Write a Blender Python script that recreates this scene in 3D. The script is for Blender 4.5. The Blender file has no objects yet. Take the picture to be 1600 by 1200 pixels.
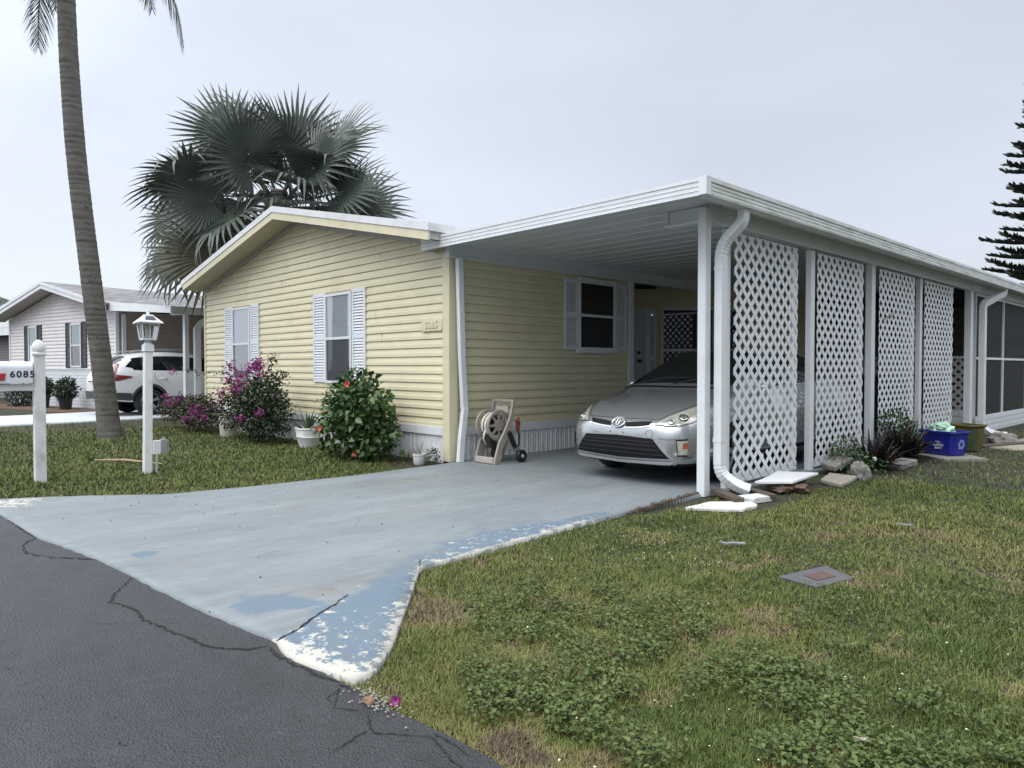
import bpy, bmesh, math, random
import numpy as np
from mathutils import Vector, Matrix
from mathutils.bvhtree import BVHTree
R = math.radians
random.seed(7)
rng = np.random.default_rng(11)
SC = bpy.context.scene
COL = SC.collection

# ------------------------------------------------------------------ camera
cam_data = bpy.data.cameras.new('camera')
cam_data.sensor_width = 36.0
cam_data.lens = 24.998
cam_data.clip_start = 0.05
cam_data.clip_end = 900.0
cam = bpy.data.objects.new('camera', cam_data)
COL.objects.link(cam)
cam.location = (0.0, 0.0, 1.24)
cam.rotation_euler = (R(90 - 1.315), 0.0, R(46.55))
SC.camera = cam

# ------------------------------------------------------------------ light
SUN_EL, SUN_AZ = R(58), R(182)          # azimuth measured from +Y towards +X
world = bpy.data.worlds.new("World")
SC.world = world
world.use_nodes = True
wt = world.node_tree
wt.nodes.clear()
def wn(t, **k):
    n = wt.nodes.new(t)
    for a, b in k.items():
        setattr(n, a, b)
    return n
out = wn('ShaderNodeOutputWorld')
bg = wn('ShaderNodeBackground')
sky = wn('ShaderNodeTexSky', sky_type='NISHITA', sun_disc=False)
sky.sun_elevation = SUN_EL
sky.sun_rotation = SUN_AZ
sky.dust_density = 4.0
tc = wn('ShaderNodeTexCoord')
sep = wn('ShaderNodeSeparateXYZ')
wt.links.new(tc.outputs['Generated'], sep.inputs[0])
ramp = wn('ShaderNodeValToRGB')           # cloud deck: brighter towards the zenith
ramp.color_ramp.elements[0].position = 0.0
ramp.color_ramp.elements[0].color = (6.8, 7.2, 7.8, 1)
ramp.color_ramp.elements[1].position = 1.0
ramp.color_ramp.elements[1].color = (14.0, 14.4, 15.0, 1)
for p_, c_ in ((0.10, (6.4, 6.9, 7.7)), (0.30, (5.9, 6.4, 7.35)), (0.50, (6.0, 6.5, 7.3)), (0.72, (10.5, 10.9, 11.6))):
    e_ = ramp.color_ramp.elements.new(p_)
    e_.color = (*c_, 1)
wt.links.new(sep.outputs['Z'], ramp.inputs[0])
# bright side of the cloud deck, round the hidden sun
dotn = wn('ShaderNodeVectorMath', operation='DOT_PRODUCT')
sd = (math.sin(SUN_AZ) * math.cos(SUN_EL), math.cos(SUN_AZ) * math.cos(SUN_EL), math.sin(SUN_EL))
wt.links.new(tc.outputs['Generated'], dotn.inputs[0])
dotn.inputs[1].default_value = (math.sin(SUN_AZ) * .7, math.cos(SUN_AZ) * .7, .714)
mr = wn('ShaderNodeMapRange')
mr.inputs[1].default_value = 0.1
mr.inputs[2].default_value = 1.0
mr.inputs[3].default_value = 1.0
mr.inputs[4].default_value = 2.3
wt.links.new(dotn.outputs['Value'], mr.inputs[0])
noi = wn('ShaderNodeTexNoise')
noi.inputs['Scale'].default_value = 1.6
noi.inputs['Detail'].default_value = 5
mp = wn('ShaderNodeMapping')
mp.inputs['Scale'].default_value = (1, 1, 3.4)
wt.links.new(tc.outputs['Generated'], mp.inputs[0])
wt.links.new(mp.outputs[0], noi.inputs['Vector'])
mr2 = wn('ShaderNodeMapRange')
mr2.inputs[1].default_value = 0.3
mr2.inputs[2].default_value = 0.7
mr2.inputs[3].default_value = 0.93
mr2.inputs[4].default_value = 1.07
wt.links.new(noi.outputs[0], mr2.inputs[0])
# lighter patch low in the west (left of the view)
dot2 = wn('ShaderNodeVectorMath', operation='DOT_PRODUCT')
wt.links.new(tc.outputs['Generated'], dot2.inputs[0])
dot2.inputs[1].default_value = (-.985, .10, .14)
mr3 = wn('ShaderNodeMapRange')
mr3.inputs[1].default_value = 0.62
mr3.inputs[2].default_value = 1.0
mr3.inputs[3].default_value = 1.0
mr3.inputs[4].default_value = 1.28
wt.links.new(dot2.outputs['Value'], mr3.inputs[0])
m1 = wn('ShaderNodeMath', operation='MULTIPLY')
m2 = wn('ShaderNodeMath', operation='MULTIPLY')
wt.links.new(mr.outputs[0], m1.inputs[0])
wt.links.new(mr2.outputs[0], m1.inputs[1])
wt.links.new(m1.outputs[0], m2.inputs[0])
wt.links.new(mr3.outputs[0], m2.inputs[1])
mul = wn('ShaderNodeVectorMath', operation='SCALE')
wt.links.new(ramp.outputs[0], mul.inputs[0])
# added darkening of the unseen low sky behind the camera, dims the carport
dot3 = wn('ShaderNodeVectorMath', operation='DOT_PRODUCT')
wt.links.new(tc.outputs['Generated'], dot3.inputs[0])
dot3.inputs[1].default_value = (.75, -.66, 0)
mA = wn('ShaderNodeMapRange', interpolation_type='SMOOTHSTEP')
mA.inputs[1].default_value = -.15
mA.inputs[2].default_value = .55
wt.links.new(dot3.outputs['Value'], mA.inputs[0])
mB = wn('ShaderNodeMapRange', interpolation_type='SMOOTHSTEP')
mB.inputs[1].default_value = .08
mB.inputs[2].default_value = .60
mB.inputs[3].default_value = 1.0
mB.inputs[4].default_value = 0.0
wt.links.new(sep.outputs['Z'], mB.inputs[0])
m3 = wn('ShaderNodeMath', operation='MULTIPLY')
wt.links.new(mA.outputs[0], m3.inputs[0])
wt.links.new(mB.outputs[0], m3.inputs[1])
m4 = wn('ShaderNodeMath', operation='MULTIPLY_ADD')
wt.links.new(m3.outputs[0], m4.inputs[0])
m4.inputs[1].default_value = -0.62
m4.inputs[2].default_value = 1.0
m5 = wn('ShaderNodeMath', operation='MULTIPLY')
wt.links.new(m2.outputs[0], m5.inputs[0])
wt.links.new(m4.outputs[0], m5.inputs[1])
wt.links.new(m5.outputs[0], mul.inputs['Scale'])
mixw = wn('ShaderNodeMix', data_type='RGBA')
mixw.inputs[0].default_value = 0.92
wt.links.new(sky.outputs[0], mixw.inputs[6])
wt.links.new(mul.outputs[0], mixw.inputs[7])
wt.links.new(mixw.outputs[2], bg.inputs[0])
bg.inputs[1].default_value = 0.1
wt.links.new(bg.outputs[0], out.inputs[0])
sun_d = bpy.data.lights.new('sun', 'SUN')
sun_d.energy = 1.25
sun_d.angle = R(50)
sun_d.color = (1.0, 0.97, 0.92)
sun = bpy.data.objects.new('sun', sun_d)
COL.objects.link(sun)
sun.rotation_euler = Vector(sd).to_track_quat('Z', 'Y').to_euler()
SC.view_settings.view_transform = 'Standard'
SC.view_settings.look = 'None'
SC.view_settings.gamma = 1.0
SC.view_settings.exposure = 0.21

# ------------------------------------------------------------------ mesh helpers
class MB:
    def __init__(s):
        s.v = []; s.f = []; s.m = []; s.mi = 0
    def add(s, vs, fs):
        o = len(s.v)
        s.v += [tuple(p) for p in vs]
        for f in fs:
            s.f.append(tuple(i + o for i in f)); s.m.append(s.mi)
        return s
    def quad(s, a, b, c, d): return s.add([a, b, c, d], [(0, 1, 2, 3)])
    def box(s, x0, y0, z0, x1, y1, z1):
        vs = [(x0, y0, z0), (x1, y0, z0), (x1, y1, z0), (x0, y1, z0), (x0, y0, z1), (x1, y0, z1), (x1, y1, z1), (x0, y1, z1)]
        return s.add(vs, [(0, 3, 2, 1), (4, 5, 6, 7), (0, 1, 5, 4), (1, 2, 6, 5), (2, 3, 7, 6), (3, 0, 4, 7)])
    def obox(s, c, ax, ay, az):          # oriented box: centre and three half vectors
        c, ax, ay, az = map(Vector, (c, ax, ay, az))
        vs = [c + ax * i + ay * j + az * k for k in (-1, 1) for (i, j) in ((-1, -1), (1, -1), (1, 1), (-1, 1))]
        return s.add(vs, [(0, 3, 2, 1), (4, 5, 6, 7), (0, 1, 5, 4), (1, 2, 6, 5), (2, 3, 7, 6), (3, 0, 4, 7)])
    def bar(s, a, b, w, h, up=(0, 0, 1)):
        a, b = Vector(a), Vector(b); d = (b - a)
        x = d.cross(Vector(up))
        if x.length < 1e-6: x = Vector((1, 0, 0))
        x.normalize(); z = x.cross(d).normalized()
        return s.obox((a + b) / 2, d / 2, x * w / 2, z * h / 2)
    def prism(s, pts, ext):              # polygon (3-D points) pushed along ext
        n = len(pts); e = Vector(ext)
        vs = [Vector(p) for p in pts] + [Vector(p) + e for p in pts]
        fs = [tuple(range(n))[::-1], tuple(range(n, 2 * n))] + [(i, (i + 1) % n, n + (i + 1) % n, n + i) for i in range(n)]
        return s.add(vs, fs)
    def tube(s, path, r, n=10, cap=True, rect=None, up=None):   # r number or list; rect=(w,h) for a rectangular section
        path = [Vector(p) for p in path]; k = len(path)
        rs = r if isinstance(r, (list, tuple)) else [r] * k
        ref = Vector(up) if up else None
        vs = []; N = n if rect is None else 4
        for i, p in enumerate(path):
            t = (path[min(i + 1, k - 1)] - path[max(i - 1, 0)]).normalized()
            if ref is None:
                ref = Vector((0, 0, 1)) if abs(t.z) < .9 else Vector((1, 0, 0))
            x = ref - t * ref.dot(t); x.normalize(); y = t.cross(x); ref = x
            if rect is None:
                for j in range(N):
                    a = 2 * math.pi * j / N
                    vs.append(p + (x * math.cos(a) + y * math.sin(a)) * rs[i])
            else:
                w, h = rect[0] * rs[i] / 2, rect[1] * rs[i] / 2
                for a, b in ((-1, -1), (1, -1), (1, 1), (-1, 1)):
                    vs.append(p + x * w * a + y * h * b)
        fs = []
        for i in range(k - 1):
            for j in range(N):
                fs.append((i * N + j, i * N + (j + 1) % N, (i + 1) * N + (j + 1) % N, (i + 1) * N + j))
        if cap:
            fs.append(tuple(range(N))[::-1]); fs.append(tuple((k - 1) * N + j for j in range(N)))
        return s.add(vs, fs)
    def lathe(s, prof, c=(0, 0, 0), n=24, axis='z', cap=True):   # prof: (r, h)
        vs = []; c = Vector(c)
        for r, h in prof:
            for j in range(n):
                a = 2 * math.pi * j / n
                ca, sa = r * math.cos(a), r * math.sin(a)
                p = {'z': (ca, sa, h), 'x': (h, ca, sa), 'y': (sa, h, ca)}[axis]
                vs.append(c + Vector(p))
        fs = [(i * n + j, i * n + (j + 1) % n, (i + 1) * n + (j + 1) % n, (i + 1) * n + j) for i in range(len(prof) - 1) for j in range(n)]
        if cap:
            fs.append(tuple(range(n))[::-1]); fs.append(tuple((len(prof) - 1) * n + j for j in range(n)))
        return s.add(vs, fs)
    def grid(s, rows, close=False):
        n = len(rows[0]); vs = [p for r in rows for p in r]; fs = []
        for i in range(len(rows) - 1):
            for j in range(n if close else n - 1):
                fs.append((i * n + j, i * n + (j + 1) % n, (i + 1) * n + (j + 1) % n, (i + 1) * n + j))
        return s.add(vs, fs)
    def mesh(s, name):
        me = bpy.data.meshes.new(name)
        me.from_pydata([tuple(p) for p in s.v], [], s.f)
        return me

def mesh_np(name, V, F3=None, F4=None):
    me = bpy.data.meshes.new(name)
    V = np.asarray(V, np.float32).reshape(-1, 3)
    loops = []; tot = []
    if F4 is not None and len(F4):
        F4 = np.asarray(F4, np.int32); loops.append(F4.ravel()); tot.append(np.full(len(F4), 4, np.int32))
    if F3 is not None and len(F3):
        F3 = np.asarray(F3, np.int32); loops.append(F3.ravel()); tot.append(np.full(len(F3), 3, np.int32))
    loops = np.concatenate(loops); tot = np.concatenate(tot)
    me.vertices.add(len(V)); me.vertices.foreach_set('co', V.ravel())
    me.loops.add(len(loops)); me.loops.foreach_set('vertex_index', loops)
    me.polygons.add(len(tot))
    st = np.zeros(len(tot), np.int32); st[1:] = np.cumsum(tot)[:-1]
    me.polygons.foreach_set('loop_start', st); me.polygons.foreach_set('loop_total', tot)
    me.update(calc_edges=True)
    return me

def attr(me, name, vals):
    a = me.attributes.new(name, 'FLOAT', 'POINT')
    a.data.foreach_set('value', np.asarray(vals, np.float32))

def obj(name, src, mat, parent=None, smooth=False, bevel=0, local=False, angle=None, normals=True):
    me = src.mesh(name) if isinstance(src, MB) else src
    mats = mat if isinstance(mat, (list, tuple)) else [mat]
    for m in mats: me.materials.append(m)
    if isinstance(src, MB):
        if len(mats) > 1: me.polygons.foreach_set('material_index', src.m)
        if normals:
            bm = bmesh.new(); bm.from_mesh(me); bmesh.ops.recalc_face_normals(bm, faces=bm.faces); bm.to_mesh(me); bm.free()
    if smooth or angle:
        me.polygons.foreach_set('use_smooth', [True] * len(me.polygons))
        if angle: me.set_sharp_from_angle(angle=R(angle))
    o = bpy.data.objects.new(name, me)
    COL.objects.link(o)
    if bevel:
        b = o.modifiers.new('bevel', 'BEVEL'); b.width = bevel; b.segments = 2; b.limit_method = 'ANGLE'; b.angle_limit = R(40)
    if parent:
        o.parent = parent
        if not local:                    # geometry written in world coordinates
            root = parent
            M = Matrix.Identity(4)
            while root.parent: root = root.parent
            if parent is root:
                o.matrix_parent_inverse = (Matrix.Translation(root.location) @ root.rotation_euler.to_matrix().to_4x4()).inverted()
    return o

def tag(o, label, cat, group=None, kind=None):
    o['label'] = label; o['category'] = cat
    if group: o['group'] = group
    if kind: o['kind'] = kind
    return o
def thing(name, label, cat, loc=(0, 0, 0), rotz=0, group=None):
    o = bpy.data.objects.new(name, None); COL.objects.link(o)
    o.empty_display_size = .2
    o.location = loc; o.rotation_euler = (0, 0, rotz)
    return tag(o, label, cat, group)
def copy_tree(o, parent=None):
    c = o.copy(); COL.objects.link(c)
    if parent: c.parent = parent
    for ch in o.children: copy_tree(ch, c)
    return c
def text_mesh(txt, size, ext=0.002, align='CENTER', spacing=1.0, bold=0.0):
    cu = bpy.data.curves.new('lettering', 'FONT'); cu.body = txt; cu.size = size; cu.extrude = ext
    cu.align_x = align; cu.align_y = 'CENTER'; cu.space_character = spacing; cu.offset = bold
    cu.resolution_u = 4
    o = bpy.data.objects.new('lettering', cu); COL.objects.link(o)
    dg = bpy.context.evaluated_depsgraph_get()
    me = bpy.data.meshes.new_from_object(o.evaluated_get(dg))
    bpy.data.objects.remove(o); bpy.data.curves.remove(cu)
    return me
def frame_mat(p, x, y):                  # matrix placing a flat thing at p with axes x (right), y (up)
    x = Vector(x).normalized(); y = Vector(y).normalized(); z = x.cross(y)
    M = Matrix((x, y, z)).transposed().to_4x4(); M.translation = Vector(p)
    return M

# ------------------------------------------------------------------ materials
MATS = {}
def pm(name, col, rough=.5, var=.12, vs=5.0, bump=0.0, bs=60.0, dirt=None, ds=2.5, da=.35, dthr=(.5, .75), metal=0.0, coat=0.0, spec=.5, stretch=(1, 1, 1), use_attr=None, attr_cols=None, sss=0):
    if name in MATS: return MATS[name]
    m = bpy.data.materials.new(name); m.use_nodes = True; MATS[name] = m
    nt = m.node_tree; N = nt.nodes; L = nt.links
    b = N['Principled BSDF']
    b.inputs['Roughness'].default_value = rough
    b.inputs['Metallic'].default_value = metal
    b.inputs['Specular IOR Level'].default_value = spec
    if coat:
        b.inputs['Coat Weight'].default_value = coat; b.inputs['Coat Roughness'].default_value = .05
    t = N.new('ShaderNodeTexCoord'); mp = N.new('ShaderNodeMapping')
    mp.inputs['Scale'].default_value = stretch
    L.new(t.outputs['Object'], mp.inputs[0])
    n1 = N.new('ShaderNodeTexNoise'); n1.inputs['Scale'].default_value = vs; n1.inputs['Detail'].default_value = 6; n1.inputs['Roughness'].default_value = .6
    L.new(mp.outputs[0], n1.inputs['Vector'])
    mr = N.new('ShaderNodeMapRange'); mr.inputs[1].default_value = .25; mr.inputs[2].default_value = .75
    mr.inputs[3].default_value = 1 - var; mr.inputs[4].default_value = 1 + var
    L.new(n1.outputs[0], mr.inputs[0])
    sc = N.new('ShaderNodeVectorMath'); sc.operation = 'SCALE'
    if use_attr:
        at = N.new('ShaderNodeAttribute'); at.attribute_name = use_attr
        rp = N.new('ShaderNodeValToRGB')
        cols = attr_cols
        rp.color_ramp.elements[0].position = cols[0][0]; rp.color_ramp.elements[0].color = (*cols[0][1], 1)
        rp.color_ramp.elements[1].position = cols[-1][0]; rp.color_ramp.elements[1].color = (*cols[-1][1], 1)
        for p_, c_ in cols[1:-1]:
            e = rp.color_ramp.elements.new(p_); e.color = (*c_, 1)
        L.new(at.outputs['Fac'], rp.inputs[0]); L.new(rp.outputs[0], sc.inputs[0])
    else:
        sc.inputs[0].default_value = col
    L.new(mr.outputs[0], sc.inputs['Scale'])
    cur = sc.outputs[0]
    if dirt:
        n2 = N.new('ShaderNodeTexNoise'); n2.inputs['Scale'].default_value = ds; n2.inputs['Detail'].default_value = 8; n2.inputs['Roughness'].default_value = .65
        L.new(mp.outputs[0], n2.inputs['Vector'])
        r2 = N.new('ShaderNodeMapRange'); r2.inputs[1].default_value = dthr[0]; r2.inputs[2].default_value = dthr[1]; r2.inputs[4].default_value = da
        L.new(n2.outputs[0], r2.inputs[0])
        mx = N.new('ShaderNodeMix'); mx.data_type = 'RGBA'
        L.new(r2.outputs[0], mx.inputs[0]); L.new(cur, mx.inputs[6]); mx.inputs[7].default_value = (*dirt, 1)
        cur = mx.outputs[2]
    L.new(cur, b.inputs['Base Color'])
    if bump:
        n3 = N.new('ShaderNodeTexNoise'); n3.inputs['Scale'].default_value = bs; n3.inputs['Detail'].default_value = 4
        L.new(mp.outputs[0], n3.inputs['Vector'])
        bp = N.new('ShaderNodeBump'); bp.inputs['Strength'].default_value = bump; bp.inputs['Distance'].default_value = .01
        L.new(n3.outputs[0], bp.inputs['Height']); L.new(bp.outputs[0], b.inputs['Normal'])
    return m
def glassmat(name, tint=(1, 1, 1), refl=.35, base=.06, rough=.02):
    if name in MATS: return MATS[name]
    m = bpy.data.materials.new(name); m.use_nodes = True; MATS[name] = m
    N = m.node_tree.nodes; L = m.node_tree.links; N.remove(N['Principled BSDF'])
    o = N['Material Output']; tr = N.new('ShaderNodeBsdfTransparent'); gl = N.new('ShaderNodeBsdfGlossy'); mx = N.new('ShaderNodeMixShader')
    tr.inputs[0].default_value = (*tint, 1); gl.inputs['Roughness'].default_value = rough; gl.inputs[0].default_value = (.95, .97, 1, 1)
    lw = N.new('ShaderNodeLayerWeight'); lw.inputs[0].default_value = .3
    mr = N.new('ShaderNodeMapRange'); mr.inputs[3].default_value = base; mr.inputs[4].default_value = refl + .3
    L.new(lw.outputs['Fresnel'], mr.inputs[0]); L.new(mr.outputs[0], mx.inputs[0])
    L.new(tr.outputs[0], mx.inputs[1]); L.new(gl.outputs[0], mx.inputs[2]); L.new(mx.outputs[0], o.inputs[0])
    return m
def screenmat(name, col, opacity):
    m = bpy.data.materials.new(name); m.use_nodes = True; MATS[name] = m
    N = m.node_tree.nodes; L = m.node_tree.links; b = N['Principled BSDF']; o = N['Material Output']
    b.inputs['Base Color'].default_value = (*col, 1); b.inputs['Roughness'].default_value = .6
    tr = N.new('ShaderNodeBsdfTransparent'); mx = N.new('ShaderNodeMixShader'); mx.inputs[0].default_value = opacity
    L.new(tr.outputs[0], mx.inputs[1]); L.new(b.outputs[0], mx.inputs[2]); L.new(mx.outputs[0], o.inputs[0])
    return m

M_siding = pm('cream vinyl siding', (.68, .625, .425), .45, .05, 3, bump=.05, bs=40, dirt=(.44, .39, .25), ds=1.6, da=.40, dthr=(.48, .8), stretch=(.9, .9, 1.3))
M_cream = pm('cream trim paint', (.66, .605, .42), .45, .06, 4, dirt=(.42, .37, .24), da=.3)
M_white = pm('white painted aluminium', (.70, .725, .745), .38, .05, 3, dirt=(.50, .50, .42), ds=5, da=.45, dthr=(.52, .8))
M_whitew = pm('weathered white wood', (.74, .75, .74), .6, .07, 6, bump=.12, bs=40, dirt=(.34, .34, .27), ds=7, da=.65, dthr=(.50, .72), stretch=(1, 1, .6))
M_gutter = pm('white gutter with green grime', (.68, .70, .70), .4, .05, 3, dirt=(.34, .37, .22), ds=3.2, da=.75, dthr=(.45, .70), stretch=(1, .7, 4))
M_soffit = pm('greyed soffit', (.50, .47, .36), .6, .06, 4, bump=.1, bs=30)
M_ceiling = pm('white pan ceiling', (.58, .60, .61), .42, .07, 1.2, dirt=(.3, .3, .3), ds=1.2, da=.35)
M_skirt = pm('white vinyl skirting', (.70, .72, .73), .5, .07, 3, dirt=(.30, .31, .27), ds=5, da=.6, dthr=(.5, .75))
M_lattice = pm('white lattice plastic', (.72, .745, .77), .42, .04, 5, dirt=(.5, .5, .45), ds=4, da=.35, dthr=(.55, .8))
M_shutter = pm('white shutter', (.70, .73, .78), .5, .04, 5, dirt=(.5, .5, .5), da=.3)
M_blind = pm('white blinds', (.74, .78, .82), .6, .03)
M_dark = pm('dark interior', (.012, .012, .013), .8, .1)
M_brownblind = pm('brown shade', (.075, .058, .042), .8, .1)
M_glass = glassmat('window glass', (.93, .95, .96), .55, .16)
M_glassdark = glassmat('shaded window glass', (.6, .62, .62), -.22, .015, .3)
M_screen = screenmat('insect screen', (.010, .011, .012), .66)
M_black = pm('black plastic', (.016, .016, .017), .45, .15)
M_rubber = pm('tyre rubber', (.018, .018, .018), .8, .2, 20)
M_chrome = pm('chrome', (.8, .8, .8), .12, .02, metal=1)
M_alu = pm('painted alloy wheel', (.42, .43, .44), .35, .05, metal=.7)
M_brickw = None
def brickmat(name, c1, c2, mortar, sc=1.0, bw=.4, rh=.1, bump=.6):
    m = bpy.data.materials.new(name); m.use_nodes = True; MATS[name] = m
    N = m.node_tree.nodes; L = m.node_tree.links; b = N['Principled BSDF']; b.inputs['Roughness'].default_value = .6
    t = N.new('ShaderNodeTexCoord'); sp = N.new('ShaderNodeSeparateXYZ'); cb = N.new('ShaderNodeCombineXYZ'); ad = N.new('ShaderNodeMath'); ad.operation = 'ADD'
    L.new(t.outputs['Object'], sp.inputs[0]); L.new(sp.outputs[0], ad.inputs[0]); L.new(sp.outputs[1], ad.inputs[1])
    L.new(ad.outputs[0], cb.inputs[0]); L.new(sp.outputs[2], cb.inputs[1])
    br = N.new('ShaderNodeTexBrick'); br.inputs['Scale'].default_value = sc
    br.inputs['Color1'].default_value = (*c1, 1); br.inputs['Color2'].default_value = (*c2, 1); br.inputs['Mortar'].default_value = (*mortar, 1)
    br.inputs['Brick Width'].default_value = bw; br.inputs['Row Height'].default_value = rh; br.inputs['Mortar Size'].default_value = .008; br.inputs['Mortar Smooth'].default_value = .3
    L.new(cb.outputs[0], br.inputs[0]); L.new(br.outputs[0], b.inputs['Base Color'])
    bp = N.new('ShaderNodeBump'); bp.inputs['Strength'].default_value = bump; bp.inputs['Distance'].default_value = .01; bp.invert = True
    L.new(br.outputs['Fac'], bp.inputs['Height']); L.new(bp.outputs[0], b.inputs['Normal'])
    return m
M_brickw = brickmat('white painted brick', (.72, .74, .76), (.66, .69, .72), (.40, .42, .44))

# ------------------------------------------------------------------ ground, road, driveway
def vnoise(x, y, s, seed):
    r = np.random.default_rng(seed); T = r.random((64, 64))
    u = np.asarray(x) / s; v = np.asarray(y) / s
    i = np.floor(u).astype(int); j = np.floor(v).astype(int); a = u - i; b = v - j
    a = a * a * (3 - 2 * a); b = b * b * (3 - 2 * b); i0 = i % 64; j0 = j % 64; i1 = (i + 1) % 64; j1 = (j + 1) % 64
    return (T[i0, j0] * (1 - a) + T[i1, j0] * a) * (1 - b) + (T[i0, j1] * (1 - a) + T[i1, j1] * a) * b
def inpoly(x, y, P):
    x = np.asarray(x); y = np.asarray(y); c = np.zeros(x.shape, bool); n = len(P)
    for i in range(n):
        (x0, y0), (x1, y1) = P[i], P[(i + 1) % n]
        if y0 == y1: continue
        t = ((y0 > y) != (y1 > y)) & (x < (x1 - x0) * (y - y0) / (y1 - y0) + x0); c ^= t
    return c
def dpoly(x, y, P, closed=False):
    d = np.full(np.asarray(x).shape, 1e9); n = len(P)
    for i in range(n if closed else n - 1):
        (x0, y0), (x1, y1) = P[i], P[(i + 1) % n]
        dx, dy = x1 - x0, y1 - y0; t = np.clip(((x - x0) * dx + (y - y0) * dy) / (dx * dx + dy * dy + 1e-12), 0, 1)
        d = np.minimum(d, np.hypot(x - x0 - t * dx, y - y0 - t * dy))
    return d
def ragged(P, step, amp, seed):
    r = random.Random(seed); o = []
    for i in range(len(P) - 1):
        a, b = P[i], P[i + 1]; L = math.hypot(b[0] - a[0], b[1] - a[1]); n = max(1, int(L / step))
        for k in range(n):
            t = k / n; o.append((a[0] + (b[0] - a[0]) * t + r.uniform(-amp, amp), a[1] + (b[1] - a[1]) * t + r.uniform(-amp, amp)))
    o.append(P[-1]); return o

DRIVE_R = [(-2.46, 1.47), (-2.48, 1.58), (-2.65, 1.77), (-3.09, 2.17), (-3.6, 2.62), (-3.60, 2.84), (-3.66, 3.48), (-3.74, 4.68), (-3.74, 5.45), (-3.78, 6.1), (-3.74, 6.5), (-3.72, 15.55)]
DRIVE_L = [(-7.33, 15.55), (-7.33, 5.84), (-7.27, 5.72), (-7.18, 4.35), (-7.25, 3.17), (-7.38, 2.32), (-7.78, 1.8), (-8.0, 1.46), (-8.2, 1.09), (-8.45, .93)]
DRIVE_F = [(-8.45, .80), (-7.35, .98), (-6.19, 1.04), (-5.24, 1.2), (-4.6, 1.26), (-3.83, 1.32), (-3.07, 1.43), (-2.86, 1.385), (-2.66, 1.42)]
DRIVE = DRIVE_R + DRIVE_L + DRIVE_F
OLD = [(-3.06, 1.44), (-3.18, 1.64), (-3.41, 2.0), (-3.55, 2.28), (-3.82, 2.75), (-3.95, 3.12), (-4.0, 3.52), (-3.96, 4.11), (-3.85, 4.78)]
ROADEDGE = [(-70, -3.5), (-40, -1.2), (-26, .0), (-15, .45), (-11, .62), (-8.45, .82)] + DRIVE_F[1:] + [(-2.39, 1.44), (-2.1, 1.47), (-1.84, 1.5), (-1.59, 1.49), (-1.2, 1.47), (0, 1.45), (4, 1.35), (30, .6)]
NDRIVE = [(-22.2, -.2), (-22.4, 3.5), (-23.6, 9.0), (-24.8, 15), (-20.3, 15.5), (-19.6, 9.2), (-18.75, 3.9), (-18.5, .15)]

def soil_mat():
    m = bpy.data.materials.new('lawn soil'); m.use_nodes = True
    N = m.node_tree.nodes; L = m.node_tree.links; b = N['Principled BSDF']; b.inputs['Roughness'].default_value = .95
    g = N.new('ShaderNodeNewGeometry')
    n1 = N.new('ShaderNodeTexNoise'); n1.inputs['Scale'].default_value = .8; n1.inputs['Detail'].default_value = 6
    n2 = N.new('ShaderNodeTexNoise'); n2.inputs['Scale'].default_value = 45; n2.inputs['Detail'].default_value = 6
    L.new(g.outputs['Position'], n1.inputs['Vector']); L.new(g.outputs['Position'], n2.inputs['Vector'])
    r1 = N.new('ShaderNodeValToRGB'); e = r1.color_ramp.elements
    e[0].position = .3; e[0].color = (.026, .026, .014, 1); e[1].position = .72; e[1].color = (.045, .034, .022, 1)
    x = e.new(.5); x.color = (.035, .038, .017, 1)
    r2 = N.new('ShaderNodeMapRange'); r2.inputs[1].default_value = .3; r2.inputs[2].default_value = .7; r2.inputs[3].default_value = .35; r2.inputs[4].default_value = 1.6
    L.new(n1.outputs[0], r1.inputs[0]); L.new(n2.outputs[0], r2.inputs[0])
    s = N.new('ShaderNodeVectorMath'); s.operation = 'SCALE'; L.new(r1.outputs[0], s.inputs[0]); L.new(r2.outputs[0], s.inputs['Scale'])
    L.new(s.outputs[0], b.inputs['Base Color'])
    bp = N.new('ShaderNodeBump'); bp.inputs['Strength'].default_value = .8; bp.inputs['Distance'].default_value = .03
    L.new(n2.outputs[0], bp.inputs['Height']); L.new(bp.outputs[0], b.inputs['Normal'])
    return m
M_soil = soil_mat()
mb = MB(); gx = [-300, -80, -40, -20, -10, -5, 0, 5, 20, 80, 300]
mb.grid([[(x, y, -.035) for x in gx] for y in [-300, -80, -30, -10, 0, 4, 8, 16, 40, 100, 300]])
tag(obj('lawn_ground', mb, M_soil), 'patchy green lawn ground around the driveway', 'ground', kind='structure')

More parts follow.
